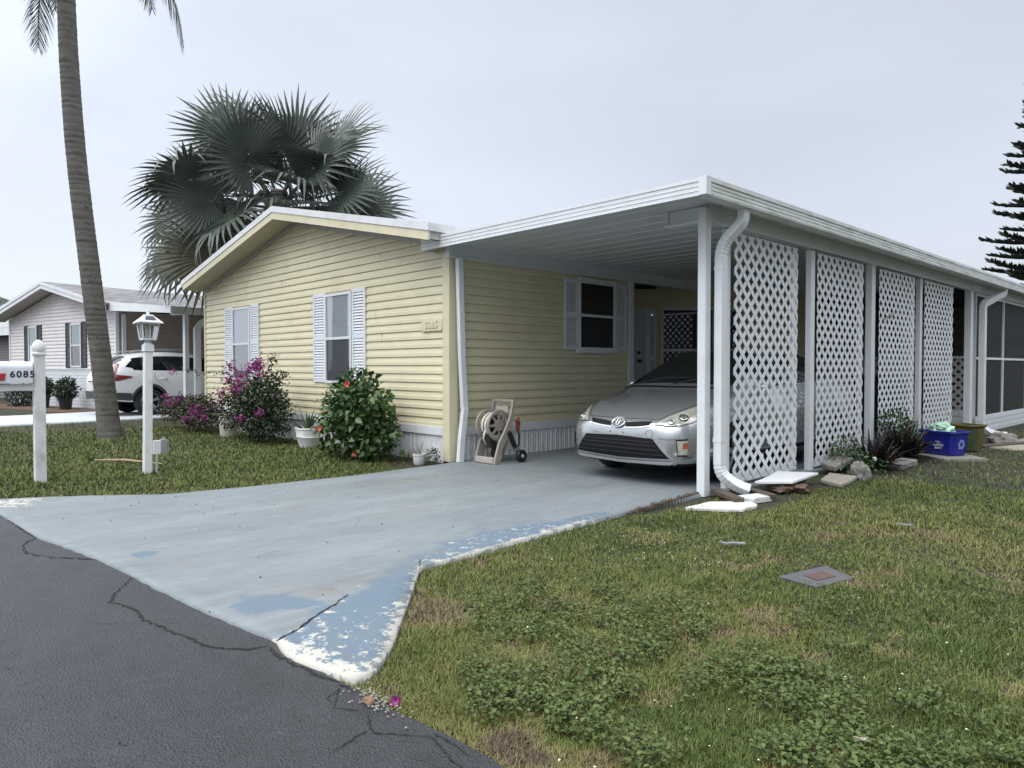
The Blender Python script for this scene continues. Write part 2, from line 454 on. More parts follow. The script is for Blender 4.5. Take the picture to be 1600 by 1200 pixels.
# asphalt
def asphalt():
    m = bpy.data.materials.new('asphalt'); m.use_nodes = True
    N = m.node_tree.nodes; L = m.node_tree.links; b = N['Principled BSDF']; b.inputs['Roughness'].default_value = .5; b.inputs['Specular IOR Level'].default_value = .5
    g = N.new('ShaderNodeNewGeometry')
    def nz(s, d=6, r=.6):
        n = N.new('ShaderNodeTexNoise'); n.inputs['Scale'].default_value = s; n.inputs['Detail'].default_value = d; n.inputs['Roughness'].default_value = r
        L.new(g.outputs['Position'], n.inputs['Vector']); return n
    big, med, fine = nz(.9), nz(7, 8, .7), nz(170, 3)
    v = N.new('ShaderNodeTexVoronoi'); v.inputs['Scale'].default_value = 105; L.new(g.outputs['Position'], v.inputs['Vector'])
    r1 = N.new('ShaderNodeValToRGB'); r1.color_ramp.elements[0].position = .3; r1.color_ramp.elements[0].color = (.034, .036, .042, 1)
    r1.color_ramp.elements[1].position = .7; r1.color_ramp.elements[1].color = (.046, .0475, .054, 1); L.new(big.outputs[0], r1.inputs[0])
    r2 = N.new('ShaderNodeMapRange'); r2.inputs[1].default_value = .3; r2.inputs[2].default_value = .7; r2.inputs[3].default_value = .8; r2.inputs[4].default_value = 1.25; L.new(med.outputs[0], r2.inputs[0])
    r3 = N.new('ShaderNodeMapRange'); r3.inputs[1].default_value = .0; r3.inputs[2].default_value = .16; r3.inputs[3].default_value = 1.25; r3.inputs[4].default_value = .92; L.new(v.outputs['Distance'], r3.inputs[0])
    m3 = N.new('ShaderNodeMath'); m3.operation = 'MULTIPLY'; L.new(r2.outputs[0], m3.inputs[0]); L.new(r3.outputs[0], m3.inputs[1])
    sv = N.new('ShaderNodeSeparateColor'); L.new(v.outputs['Color'], sv.inputs[0]); r4 = N.new('ShaderNodeMapRange'); r4.inputs[3].default_value = .82; r4.inputs[4].default_value = 1.18; L.new(sv.outputs[0], r4.inputs[0]); m4 = N.new('ShaderNodeMath'); m4.operation = 'MULTIPLY'; L.new(m3.outputs[0], m4.inputs[0]); L.new(r4.outputs[0], m4.inputs[1])
    s = N.new('ShaderNodeVectorMath'); s.operation = 'SCALE'; L.new(r1.outputs[0], s.inputs[0]); L.new(m4.outputs[0], s.inputs['Scale']); L.new(s.outputs[0], b.inputs['Base Color'])
    ad = N.new('ShaderNodeMath'); ad.operation = 'ADD'; L.new(fine.outputs[0], ad.inputs[0]); L.new(v.outputs['Distance'], ad.inputs[1])
    bp = N.new('ShaderNodeBump'); bp.inputs['Strength'].default_value = 1.0; bp.inputs['Distance'].default_value = .008; L.new(ad.outputs[0], bp.inputs['Height']); L.new(bp.outputs[0], b.inputs['Normal'])
    return m
M_asph = asphalt()
M_crack = pm('crack shadow soil', (.012, .012, .012), .95, .4, 60)
mb = MB()
top = ragged(ROADEDGE[:6], 1.2, .02, 1)[:-1] + ragged(ROADEDGE[5:], .07, .012, 2)
bx = [p for p in top]
zr = -.012
for i in range(len(bx) - 1):
    a, b = bx[i], bx[i + 1]
    if b[0] <= a[0]: b = (a[0] + .003, b[1]); bx[i + 1] = b
    mb.quad((a[0], -9, zr), (b[0], -9, zr), (b[0], b[1], zr), (a[0], a[1], zr))
    mb.quad((a[0], a[1], zr), (b[0], b[1], zr), (b[0], b[1], -.05), (a[0], a[1], -.05))
mb.mi = 1
def ribbon(mb, pts, w, z, seed, sub=.035, jit=.012):
    r = random.Random(seed); P = []
    for i in range(len(pts) - 1):
        a, b = Vector(pts[i]), Vector(pts[i + 1]); n = max(1, int((b - a).length / sub))
        for k in range(n): P.append(a.lerp(b, k / n) + Vector((r.uniform(-jit, jit), r.uniform(-jit, jit))))
    P.append(Vector(pts[-1])); rows = []
    for i, p in enumerate(P):
        t = P[min(i + 1, len(P) - 1)] - P[max(i - 1, 0)]; n = Vector((-t.y, t.x)).normalized(); ww = w * r.uniform(.25, 1.3) * (.35 if i in (0, len(P) - 1) else 1)
        rows.append([(p.x + n.x * ww / 2, p.y + n.y * ww / 2, z), (p.x - n.x * ww / 2, p.y - n.y * ww / 2, z)])
    mb.grid(rows)
zc = zr + .0035
ribbon(mb, [(-7.07, 1.0), (-6.19, 1.03), (-5.98, .92), (-5.71, .9), (-5.5, .99), (-5.21, 1.2)], .016, zc, 1)
ribbon(mb, [(-4.61, 1.25), (-4.29, 1.06), (-4.21, 1.03), (-4.0, 1.1), (-3.8, 1.08), (-3.58, 1.12), (-3.44, 1.15), (-3.27, 1.18), (-3.17, 1.22), (-3.07, 1.3), (-3.06, 1.39)], .014, zc, 2, .02, .009)
ribbon(mb, [(-3.03, 1.38), (-2.91, 1.365), (-2.7, 1.385), (-2.5, 1.42), (-2.39, 1.425)], .016, zc, 3, .02, .01)
for k, c in enumerate(([(-2.46, 1.4), (-2.35, 1.32), (-2.33, 1.3), (-2.25, 1.36)], [(-2.21, 1.37), (-2.08, 1.31), (-2.01, 1.36), (-1.92, 1.44), (-1.83, 1.42), (-1.74, 1.4), (-1.68, 1.39)],
                       [(-1.93, 1.46), (-1.85, 1.46), (-1.74, 1.46)], [(-2.1, 1.3), (-2.08, 1.22), (-2.06, 1.15)], [(-2.45, 1.4), (-2.42, 1.33), (-2.36, 1.31)])):
    ribbon(mb, c, .006, zc, 10 + k, .015, .006)
for k in range(7):                       # fine surface cracks and scuffs
    x, y = random.uniform(-4.6, -1.5), random.uniform(.35, 1.2); a = random.uniform(-.6, .9); l = random.uniform(.05, .16)
    ribbon(mb, [(x, y), (x + math.cos(a) * l * .5, y + math.sin(a) * l * .5 + random.uniform(-.02, .02)), (x + math.cos(a) * l, y + math.sin(a) * l)], .0035, zc - .001, 40 + k, .012, .004)
tag(obj('road', mb, [M_asph, M_crack], normals=False), 'dark grey asphalt road with cracks along its edge', 'road', kind='structure')

def drive_mat():
    m = bpy.data.materials.new('worn blue driveway paint'); m.use_nodes = True
    N = m.node_tree.nodes; L = m.node_tree.links; b = N['Principled BSDF']; b.inputs['Roughness'].default_value = .6; b.inputs['Specular IOR Level'].default_value = .35
    g = N.new('ShaderNodeNewGeometry'); P = g.outputs['Position']
    def nz(s, d=6, r=.6, sc=(1, 1, 1)):
        mp = N.new('ShaderNodeMapping'); mp.inputs['Scale'].default_value = sc; L.new(P, mp.inputs[0])
        n = N.new('ShaderNodeTexNoise'); n.inputs['Scale'].default_value = s; n.inputs['Detail'].default_value = d; n.inputs['Roughness'].default_value = r
        L.new(mp.outputs[0], n.inputs['Vector']); return n.outputs[0]
    def at(n):
        a = N.new('ShaderNodeAttribute'); a.attribute_name = n; return a.outputs['Fac']
    def math_(op, a, b_):
        n = N.new('ShaderNodeMath'); n.operation = op
        for i, v in enumerate((a, b_)):
            if isinstance(v, (int, float)): n.inputs[i].default_value = v
            else: L.new(v, n.inputs[i])
        return n.outputs[0]
    def step(v, lo, hi, a=0, b_=1):
        r = N.new('ShaderNodeMapRange'); r.inputs[1].default_value = lo; r.inputs[2].default_value = hi; r.inputs[3].default_value = a; r.inputs[4].default_value = b_; L.new(v, r.inputs[0]); return r.outputs[0]
    def mix(f, a, c):
        x = N.new('ShaderNodeMix'); x.data_type = 'RGBA'; L.new(f, x.inputs[0])
        if isinstance(a, tuple): x.inputs[6].default_value = (*a, 1)
        else: L.new(a, x.inputs[6])
        x.inputs[7].default_value = (*c, 1); return x.outputs[2]
    base = N.new('ShaderNodeValToRGB'); e = base.color_ramp.elements
    e[0].position = .36; e[0].color = (.148, .172, .187, 1); e[1].position = .64; e[1].color = (.240, .266, .282, 1)
    mixn = math_('ADD', math_('MULTIPLY', nz(1.1, 8, .65, (2.2, .6, 1)), .5), math_('MULTIPLY', nz(7, 9, .72, (2.4, .45, 1)), .5)); L.new(mixn, base.inputs[0])
    c = base.outputs[0]
    c = mix(step(math_('ADD', at('old'), math_('MULTIPLY', nz(5, 10, .7), 1.1)), .98, 1.10), c, (.125, .172, .218))
    # scattered darker patches of the older coat
    c = mix(step(nz(1.5, 5, .5, (.7, 1.6, 1)), .66, .74, 0, .7), c, (.14, .178, .215))
    c = mix(math_('MULTIPLY', at('stain'), step(nz(5, 8, .7, (.7, 2, 1)), .42, .62, 0, .85)), c, (.17, .15, .12))
    fl = step(math_('ADD', math_('ADD', math_('MULTIPLY', nz(11, 9, .72), .72), math_('MULTIPLY', nz(48, 6, .7), .28)), math_('MULTIPLY', at('flake'), .36)), .69, .72)
    c = mix(step(nz(2.3, 9, .7), .50, .72, 0, .40), c, (.19, .19, .175))
    c = mix(fl, c, (.47, .46, .41))
    c = mix(step(nz(8, 9, .78, (2.2, .6, 1)), .70, .73, 0, .65), c, (.62, .63, .62))
    c = mix(step(nz(48, 3), .70, .76, 0, .8), c, (.06, .06, .06))
    sp = N.new('ShaderNodeVectorMath'); sp.operation = 'SCALE'; L.new(c, sp.inputs[0]); L.new(step(nz(140, 3), .3, .7, .9, 1.1), sp.inputs['Scale'])
    L.new(sp.outputs[0], b.inputs['Base Color'])
    bp = N.new('ShaderNodeBump'); bp.inputs['Strength'].default_value = .3; bp.inputs['Distance'].default_value = .004
    L.new(math_('ADD', nz(90, 4), math_('MULTIPLY', fl, -.5)), bp.inputs['Height']); L.new(bp.outputs[0], b.inputs['Normal'])
    return m
def slab_mesh(name, P, cs, z, drop):
    xs = np.arange(min(p[0] for p in P) - cs, max(p[0] for p in P) + cs, cs); ys = np.arange(min(p[1] for p in P) - cs, max(p[1] for p in P) + cs, cs)
    cx_, cy_ = np.meshgrid(xs[:-1] + cs / 2, ys[:-1] + cs / 2, indexing='ij'); ins = inpoly(cx_, cy_, P)
    idx = -np.ones((len(xs), len(ys)), int); V = []; F = []
    def vid(i, j):
        if idx[i, j] < 0: idx[i, j] = len(V); V.append([xs[i], ys[j]])
        return idx[i, j]
    from collections import Counter
    ec = Counter(); ed = {}
    for i, j in zip(*np.nonzero(ins)):
        q = (vid(i, j), vid(i + 1, j), vid(i + 1, j + 1), vid(i, j + 1)); F.append(q)
        for k in range(4):
            e = (q[k], q[(k + 1) % 4]); s = (min(e), max(e)); ec[s] += 1; ed[s] = e
    V = np.array(V); bnd = [ed[s] for s, c in ec.items() if c == 1]; bv = sorted({v for e in bnd for v in e})
    for v in bv:                          # pull the rim onto the outline
        p = V[v]; best = None
        for i in range(len(P)):
            a, b = np.array(P[i]), np.array(P[(i + 1) % len(P)]); d = b - a; t = np.clip(((p - a) @ d) / (d @ d + 1e-12), 0, 1); q = a + d * t; dd = np.hypot(*(p - q))
            if best is None or dd < best[0]: best = (dd, q)
        V[v] = best[1]
    n = len(V); V3 = np.c_[V, np.full(n, z)]; mp = {v: n + k for k, v in enumerate(bv)}
    V3 = np.r_[V3, np.c_[V[bv], np.full(len(bv), z - drop)]]
    F += [(b, a, mp[a], mp[b]) for a, b in bnd]
    return mesh_np(name, V3, None, F), V3
me, V3 = slab_mesh('driveway', DRIVE, .075, 0.0, .045)
x, y = V3[:, 0], V3[:, 1]
region = DRIVE_R[:8] + OLD[::-1] + [(-3.03, 1.30), (-2.46, 1.30)]
sd_ = dpoly(x, y, OLD + []) * np.where(inpoly(x, y, region), 1, -1)
old = np.clip(.5 + sd_ * 2.2, 0, 1); old[(y > 5.2)] = 0
for (px_, py_, r_) in ((-3.63, 1.62, .22), (-5.08, 1.47, .12), (-3.45, 1.75, .12)):
    old = np.maximum(old, np.clip(1.0 - (np.hypot((x - px_), (y - py_)) / r_) ** 2 * .55, 0, 1) * .72)
attr(me, 'old', old)
dr = dpoly(x, y, DRIVE_R[:9]); fl = np.clip(1.1 - dr / .07, 0, 1) * .66 * np.clip((5.6 - y) / 1.5, 0.3, 1)
tri = inpoly(x, y, [(-3.06, 1.44), (-3.3, 1.85), (-3.15, 2.1), (-2.65, 1.77), (-2.46, 1.47), (-2.86, 1.385)])
fl = np.maximum(fl, tri * (.40 + .25 * np.clip((1.62 - y) / .2, 0, 1))); fl = np.maximum(fl, np.clip(.85 - dpoly(x, y, DRIVE_F[-3:] + [DRIVE_R[0]]) / .12, 0, 1)); fl = np.maximum(fl, .40 * (inpoly(x, y, region) & (y > 2.6)))
fl = np.maximum(fl, np.clip(.75 - np.hypot((x + 7.9), (y - 1.1)) / .9, 0, .6))
fl = np.maximum(fl, np.clip(1 - dpoly(x, y, OLD[:4]) / .05, 0, 1) * .55)
fl = np.maximum(fl, .22 * np.exp(-(((x + 4.3) / .8) ** 2 + ((y - 6.0) / .5) ** 2)))
fl = np.where(V3[:, 2] < -.001, fl * .55, fl)
attr(me, 'flake', fl)
st = np.exp(-(((x + 6.45) / .22) ** 2 + ((y - 4.5) / .7) ** 2)) + np.exp(-(((x + 3.58) / .09) ** 2 + ((y - 2.06) / .25) ** 2)) + .6 * np.exp(-(((x + 5.9) / .9) ** 2 + ((y - 5.9) / .5) ** 2)) + .8 * np.exp(-(((x + 2.62) / .12) ** 2 + ((y - 1.6) / .15) ** 2))
attr(me, 'stain', np.clip(st, 0, 1))
M_drive = drive_mat()
me.materials.append(M_drive); me.materials.append(M_crack)
tag(obj('driveway', me, []), 'light blue painted concrete driveway with flaking white edge', 'driveway', kind='structure')
mb = MB(); ribbon(mb, [(-3.055, 1.42), (-3.12, 1.56), (-3.18, 1.64), (-3.3, 1.83), (-3.41, 2.0)], .012, .003, 77, .03, .007)
ribbon(mb, [(-3.74, 2.72), (-3.66, 2.66), (-3.6, 2.62)], .006, .003, 78, .03, .003)
tag(obj('driveway_crack', mb, M_crack, normals=False), 'jagged dark crack between two driveway slabs', 'crack', kind='structure')
M_conc = pm('pale concrete', (.50, .53, .56), .8, .08, 2, bump=.2, bs=60, dirt=(.3, .3, .28), da=.4)
me, V3 = slab_mesh('neighbour_driveway', NDRIVE, .4, -.006, .04)
tag(obj('neighbour_driveway', me, M_conc), 'pale concrete driveway of the neighbouring house', 'driveway', kind='structure')
M_mulch = pm('red brown mulch', (.11, .062, .042), .95, .4, 30, bump=.8, bs=50)
me, V3 = slab_mesh('mulch_bed', [(-30.5, 3.4), (-29.5, 3.1), (-23.2, 4.6), (-22.9, 5.9), (-30.1, 4.4)], .3, -.01, .03)
tag(obj('mulch_bed', me, M_mulch), 'strip of red brown mulch along the pink house', 'flower bed', kind='structure')
me, V3 = slab_mesh('gravel_patch', [(-2.95, 13.2), (-2.3, 13.0), (-2.1, 15.2), (-2.9, 16.5)], .2, -.012, .03)
tag(obj('gravel_patch', me, pm('pale gravel', (.32, .29, .24), .9, .5, 40, bump=.8, bs=40)), 'patch of pale gravel beside the screened porch', 'gravel', kind='structure')

# ------------------------------------------------------------------ grass and weeds (stuff)
YAW = R(46.55); FWD = np.array([-math.sin(YAW), math.cos(YAW)]); RGT = np.array([math.cos(YAW), math.sin(YAW)])
HOUSE = [(-15.9, 5.8), (-7.2, 5.8), (-7.2, 25), (-15.9, 25)]
ROADPOLY = ROADEDGE + [(30, -9), (-70, -9)]
COVER = [(-1.99, 4.16), (-1.95, 4.58), (-1.70, 4.46), (-1.70, 4.36), (-1.76, 4.11)]
def lawn_ok(x, y, m=0.0):
    ok = ~inpoly(x, y, DRIVE) & ~inpoly(x, y, ROADPOLY) & ~inpoly(x, y, NDRIVE) & ~inpoly(x, y, HOUSE) & ~inpoly(x, y, COVER)
    ok &= ~((x < -22.4) & (y > 4.6 + (x + 23) * .2 - .9 - .0)) & ~((x > -7.4) & (x < -3.6) & (y > 5))
    ok &= ~((x > -3.9) & (x < -3.05) & (y > 5.9) & (y < 12.5) & (vnoise(x, y, .25, 3) < .75))
    ok &= ~((x < -3.6) & (y > 5.5) & (x > -7.4)) & ~((x < -2.3) & (y > 13.2) & (y < 15.2)) & ~((x < -3.45) & (x > -8) & (y > 12))
    return ok
def sample(n, d0, d1, a0, a1):
    th = rng.uniform(R(a0), R(a1), n); D = np.exp(rng.uniform(math.log(d0), math.log(d1), n))
    p = D[:, None] * (np.cos(th)[:, None] * FWD + np.sin(th)[:, None] * RGT); return p[:, 0], p[:, 1], D
def patchtint(x, y):
    big = vnoise(x, y, 1.1, 21) * .6 + vnoise(x, y, .37, 22) * .4
    t = .08 + .72 * (big - .22)
    left = x < -7
    t = np.where(left, t * .55 + .08, t)
    dead = vnoise(x, y, .55, 23) * .65 + vnoise(x, y, .16, 24) * .35
    t = np.where(~left & (dead > .60), np.minimum(t + (dead - .60) * 2.6, .86), t)
    far = np.clip((np.hypot(x, y) - 5) / 5, 0, 1); t = t * (1 - .45 * far) + .2 * .45 * far
    t += .25 * np.exp(-dpoly(x, y, ROADEDGE[6:]) / .18)
    return t
def blades(n, d0, d1, a0, a1, wid, hgt, lay):
    x, y, D = sample(n, d0, d1, a0, a1)
    bald = (vnoise(x, y, .13, 31) < .14) & (D < 7); k = lawn_ok(x, y) & ~(bald & (rng.random(len(x)) < .35)); x, y, D, bald = x[k], y[k], D[k], bald[k]; n = len(x)
    t = patchtint(x, y) + rng.normal(0, .12, n); t = np.where(bald & (x > -7), np.clip(t + .38, .55, .9), t); t = np.where(rng.random(n) < .06, .70, t)
    az = rng.uniform(0, 2 * math.pi, n); tl = rng.beta(2, 1.6, n) * lay
    h = hgt * rng.uniform(.4, 1.3, n) * (.45 + .7 * vnoise(x, y, .3, 33) + .55 * vnoise(x, y, .07, 34)); w = wid * (D / 3) ** .55 * rng.uniform(.7, 1.3, n)
    d = np.c_[np.cos(az), np.sin(az)]; s = np.c_[-d[:, 1], d[:, 0]] * w[:, None] / 2; b = np.c_[x, y]
    z0 = np.full(n, -.035)
    st, ct = np.sin(tl), np.cos(tl); m = b + d * (h * .5 * st * .7)[:, None]; zm = z0 + h * .5 * np.maximum(ct, .35); e = b + d * (h * st * 1.1)[:, None]; ze = z0 + h * np.maximum(ct * .9, .18)
    V = np.stack([np.c_[b - s, z0], np.c_[b + s, z0], np.c_[m + s * .9, zm], np.c_[m - s * .9, zm], np.c_[e, ze]], 1).reshape(-1, 3)
    o = np.arange(n)[:, None] * 5
    return V, o + np.array([[0, 1, 2, 3]]), o + np.array([[3, 2, 4]]), np.repeat(t, 5)
parts = [blades(520000, 1.6, 9, -16, 60, .0028, .034, 1.5), blades(110000, 6, 26, -50, 62, .0042, .05, 1.35), blades(60000, 7, 17, -43, -10, .0046, .055, 1.25)]
Vs, Q, T, A = [], [], [], []; o = 0
for v, q, t, a in parts:
    Vs.append(v); Q.append(q + o); T.append(t + o); A.append(a); o += len(v)
me = mesh_np('grass', np.concatenate(Vs), np.concatenate(T), np.concatenate(Q)); attr(me, 'tint', np.clip(np.concatenate(A), 0, 1))
M_grass = pm('grass blades', (0, 0, 0), .6, .15, 3, use_attr='tint', spec=.25,
             attr_cols=[(0, (.052, .086, .019)), (.25, (.102, .136, .029)), (.5, (.172, .182, .050)), (.72, (.245, .21, .10)), (.9, (.19, .145, .09)), (1, (.10, .075, .055))])
tag(obj('grass', me, M_grass), 'short patchy grass growing on the lawn', 'grass', kind='stuff')

def leaf_quads(P, D, Nn, L, W, fold=.25):
    """P base, D unit direction, Nn unit normal, L length, W width -> folded 2-quad leaves"""
    S = np.cross(D, Nn); S /= np.linalg.norm(S, axis=1)[:, None] + 1e-9
    L = L[:, None]; W = W[:, None]; up = Nn * W * fold
    base = P; tip = P + D * L - Nn * L * .12; mid1 = P + D * L * .45
    l1 = mid1 + S * W / 2 + up; r1 = mid1 - S * W / 2 + up; l2 = P + D * L * .15 + S * W * .3 + up * .5; r2 = P + D * L * .15 - S * W * .3 + up * .5
    V = np.stack([base, l2, l1, tip, r1, r2, mid1], 1).reshape(-1, 3); o = np.arange(len(P))[:, None] * 7
    F4 = np.concatenate([o + np.array([[0, 6, 2, 1]]), o + np.array([[0, 5, 4, 6]])]); F3 = np.concatenate([o + np.array([[6, 3, 2]]), o + np.array([[6, 4, 3]])])
    return V, F3, F4
def weeds():
    n = 21000; x, y, D = sample(n, 1.7, 6.5, -4, 58)
    f = vnoise(x, y, .7, 51) * .45 + vnoise(x, y, .17, 52) * .55 - np.clip((D - 2.8) / 11, 0, 1) + rng.normal(0, .07, n)
    k = lawn_ok(x, y) & (f > .565) & (dpoly(x, y, ROADEDGE[6:]) > .15); x, y = x[k], y[k]; n = len(x)
    Ps, Ds, Ns, Ls, Ws, Ts = [], [], [], [], [], []
    for j in range(5):
        az = rng.uniform(0, 2 * math.pi, n); el = rng.uniform(-.15, .6, n); d = np.c_[np.cos(az) * np.cos(el), np.sin(az) * np.cos(el), np.sin(el)]
        nn = np.c_[rng.normal(0, .3, n), rng.normal(0, .3, n), np.ones(n)]; nn -= d * (nn * d).sum(1)[:, None]; nn /= np.linalg.norm(nn, axis=1)[:, None]
        z = rng.uniform(-.025, .035, n); l = rng.uniform(.009, .027, n)
        Ps.append(np.c_[x + rng.normal(0, .018, n), y + rng.normal(0, .018, n), z]); Ds.append(d); Ns.append(nn); Ls.append(l); Ws.append(l * rng.uniform(.55, .8, n)); Ts.append(rng.normal(.35, .2, n))
    V, F3, F4 = leaf_quads(*map(np.concatenate, (Ps, Ds, Ns, Ls, Ws)))
    me = mesh_np('clover_weeds', V, F3, F4); attr(me, 'tint', np.repeat(np.clip(np.concatenate(Ts), 0, 1), 7)); return me
M_weed = pm('weed leaves', (0, 0, 0), .5, .12, 3, use_attr='tint', spec=.3, attr_cols=[(0, (.042, .066, .018)), (.5, (.085, .118, .030)), (1, (.145, .165, .048))])
tag(obj('clover_weeds', weeds(), M_weed), 'broad leaved weeds spreading through the near lawn', 'weeds', kind='stuff')
def specks():
    x1 = rng.normal(-3.0, .35, 200); y1 = rng.normal(4.25, .4, 200); x2, y2, D = sample(120, 1.9, 7, 0, 45); x = np.r_[x1, x2]; y = np.r_[y1, y2]
    x3 = rng.uniform(-11, -7.6, 160); y3 = rng.uniform(1.5, 4, 160); x = np.r_[x, x3]; y = np.r_[y, y3]
    k = lawn_ok(x, y); x, y = x[k], y[k]; n = len(x); az = rng.uniform(0, 6.3, n); d = np.c_[np.cos(az), np.sin(az), np.zeros(n)]; nn = np.tile([0, 0, 1.0], (n, 1)) + rng.normal(0, .2, (n, 3)); nn -= d * (nn * d).sum(1)[:, None]; nn /= np.linalg.norm(nn, axis=1)[:, None]
    l = rng.uniform(.005, .013, n); V, F3, F4 = leaf_quads(np.c_[x, y, rng.uniform(.0, .025, n)], d, nn, l, l * .8); return mesh_np('lawn_flowers', V, F3, F4)
tag(obj('lawn_flowers', specks(), pm('tiny pale petals', (.62, .62, .46), .7)), 'tiny pale flowers dotted through the lawn', 'flowers', kind='stuff')

# ------------------------------------------------------------------ building helpers
def siding(mb, P, clip, z0, z1, pitch=.118, lip=.016):
    """lap siding as real courses; P(s,z,off)->point, clip(z)->(s0,s1)"""
    z = z0; rows = []
    while z < z1 - 1e-6:
        zt = min(z + pitch, z1)
        for zz, off in ((z, -.004), (z + .001, lip + .002), (min(z + pitch * .40, zt), lip), (min(z + pitch * .46, zt), lip * .75), (max(zt - .007, z + .002), .002), (max(zt - .006, z + .003), -.004)):
            a, b = clip(zz)
            if b > a: rows.append([P(a, zz, off), P(b, zz, off)])
        z = zt
    mb.grid(rows)
def louvre_shutter(mb, P, s0, s1, z0, z1, th=.022):
    """P(s,z,off) -> point; stiles, rails and tilted louvres"""
    def bx(a, b, c, d, o0, o1): mb.add([P(a, c, o0), P(b, c, o0), P(b, d, o0), P(a, d, o0), P(a, c, o1), P(b, c, o1), P(b, d, o1), P(a, d, o1)], [(0, 1, 2, 3), (4, 5, 6, 7), (0, 1, 5, 4), (1, 2, 6, 5), (2, 3, 7, 6), (3, 0, 4, 7)])
    st = .045; zm = (z0 + z1) / 2
    bx(s0, s0 + st, z0, z1, .014, .014 + th); bx(s1 - st, s1, z0, z1, .014, .014 + th)
    for a, b in ((z0, z0 + .06), (zm - .04, zm + .04), (z1 - .06, z1)): bx(s0 + st, s1 - st, a, b, .014, .012 + th)
    for a, b in ((z0 + .06, zm - .04), (zm + .04, z1 - .06)):
        n = max(3, int((b - a) / .042))
        for i in range(n):
            c = a + (b - a) * i / n; h = (b - a) / n
            mb.add([P(s0 + st, c + h * .1, .036), P(s1 - st, c + h * .1, .036), P(s1 - st, c + h * .85, .022), P(s0 + st, c + h * .85, .022)], [(0, 1, 2, 3)])
def window(parent, P, s0, s1, z0, z1, frame_m, glass_m, up_m, low_m, local=False, fw=.04, mid=.5, sill=False, low_screen=None):
    def bx(mb, a, b, c, d, o0, o1): mb.add([P(a, c, o0), P(b, c, o0), P(b, d, o0), P(a, d, o0), P(a, c, o1), P(b, c, o1), P(b, d, o1), P(a, d, o1)], [(3, 2, 1, 0), (4, 5, 6, 7), (0, 1, 5, 4), (1, 2, 6, 5), (2, 3, 7, 6), (3, 0, 4, 7)])
    m = MB(); zm = z0 + (z1 - z0) * mid
    bx(m, s0, s0 + fw, z0, z1, .012, .052); bx(m, s1 - fw, s1, z0, z1, .012, .052); bx(m, s0 + fw, s1 - fw, z1 - fw, z1, .012, .051); bx(m, s0 + fw, s1 - fw, z0, z0 + fw, .012, .051)
    bx(m, s0 + fw, s1 - fw, zm - .02, zm + .02, .02, .048)
    w = obj('window', m, frame_m, parent, local=local)
    pv = w if not local else w
    def sub(name, mb, mat):
        o = obj(name, mb, mat, None); o.parent = w
        return o
    m = MB(); m.quad(P(s0 + fw, zm, .034), P(s1 - fw, zm, .034), P(s1 - fw, z1 - fw, .034), P(s0 + fw, z1 - fw, .034)); m.quad(P(s0 + fw, z0 + fw, .030), P(s1 - fw, z0 + fw, .030), P(s1 - fw, zm, .030), P(s0 + fw, zm, .030)); sub('pane', m, glass_m)
    m = MB()
    n = int((z1 - zm) / .048)
    for i in range(n):
        a = zm + (z1 - fw - zm) * i / n; b = zm + (z1 - fw - zm) * (i + 1) / n
        m.quad(P(s0 + fw, a, .030), P(s1 - fw, a, .030), P(s1 - fw, b, .0185), P(s0 + fw, b, .0185))
    sub('blind', m, up_m)
    m = MB(); m.quad(P(s0 + fw, z0 + fw, .019), P(s1 - fw, z0 + fw, .019), P(s1 - fw, zm, .019), P(s0 + fw, zm, .019)); sub('lower_blind', m, low_m)
    if low_screen:
        m = MB(); m.quad(P(s0 + fw, z0 + fw, .0375), P(s1 - fw, z0 + fw, .0375), P(s1 - fw, zm - .02, .0375), P(s0 + fw, zm - .02, .0375)); sub('fly_screen', m, low_screen)
    if sill:
        m = MB(); bx(m, s0 - .04, s1 + .04, z0 - .05, z0, .012, .07); sub('sill', m, frame_m); m = MB(); bx(m, s0 - .02, s1 + .02, z1, z1 + .04, .012, .045); sub('head_trim', m, frame_m)
    return w
def skirting(mb, P, s0, s1, z0, z1, pitch=.10):
    n = int((s1 - s0) / pitch); rows = [[], []]
    for i in range(n):
        a = s0 + (s1 - s0) * i / n; h = (s1 - s0) / n
        for t, o in ((0, .0), (.12, .012), (.30, .012), (.38, .0), (.62, .0), (.68, .006), (.74, .0)):
            rows[0].append(P(a + h * t, z0, o)); rows[1].append(P(a + h * t, z1, o))
    mb.grid(rows)
def downspout(parent, path, rect, mat, ribs=(), up=(1, 0, 0)):
    P = []; S = []
    path = [Vector(p) for p in path]
    # round the corners
    fine = [path[0]]
    for i in range(1, len(path) - 1):
        a, b, c = path[i - 1], path[i], path[i + 1]; r = min(.2, (a - b).length * .48, (c - b).length * .48)
        p, q = b + (a - b).normalized() * r, b + (c - b).normalized() * r
        for k in range(11): t = k / 10; fine.append(p * (1 - t) ** 2 + b * 2 * t * (1 - t) + q * t * t)
    fine.append(path[-1])
    for i in range(len(fine)):
        P.append(fine[i]); bend = 0
        if 0 < i < len(fine) - 1:
            bend = (fine[i + 1] - fine[i]).angle(fine[i] - fine[i - 1], 0) > .01
        S.append(1.0 - (.06 if bend and i % 2 else 0))
    mb = MB(); mb.tube(P, S, rect=rect, up=up, cap=False); return obj('downspout', mb, mat, parent, bevel=.008)

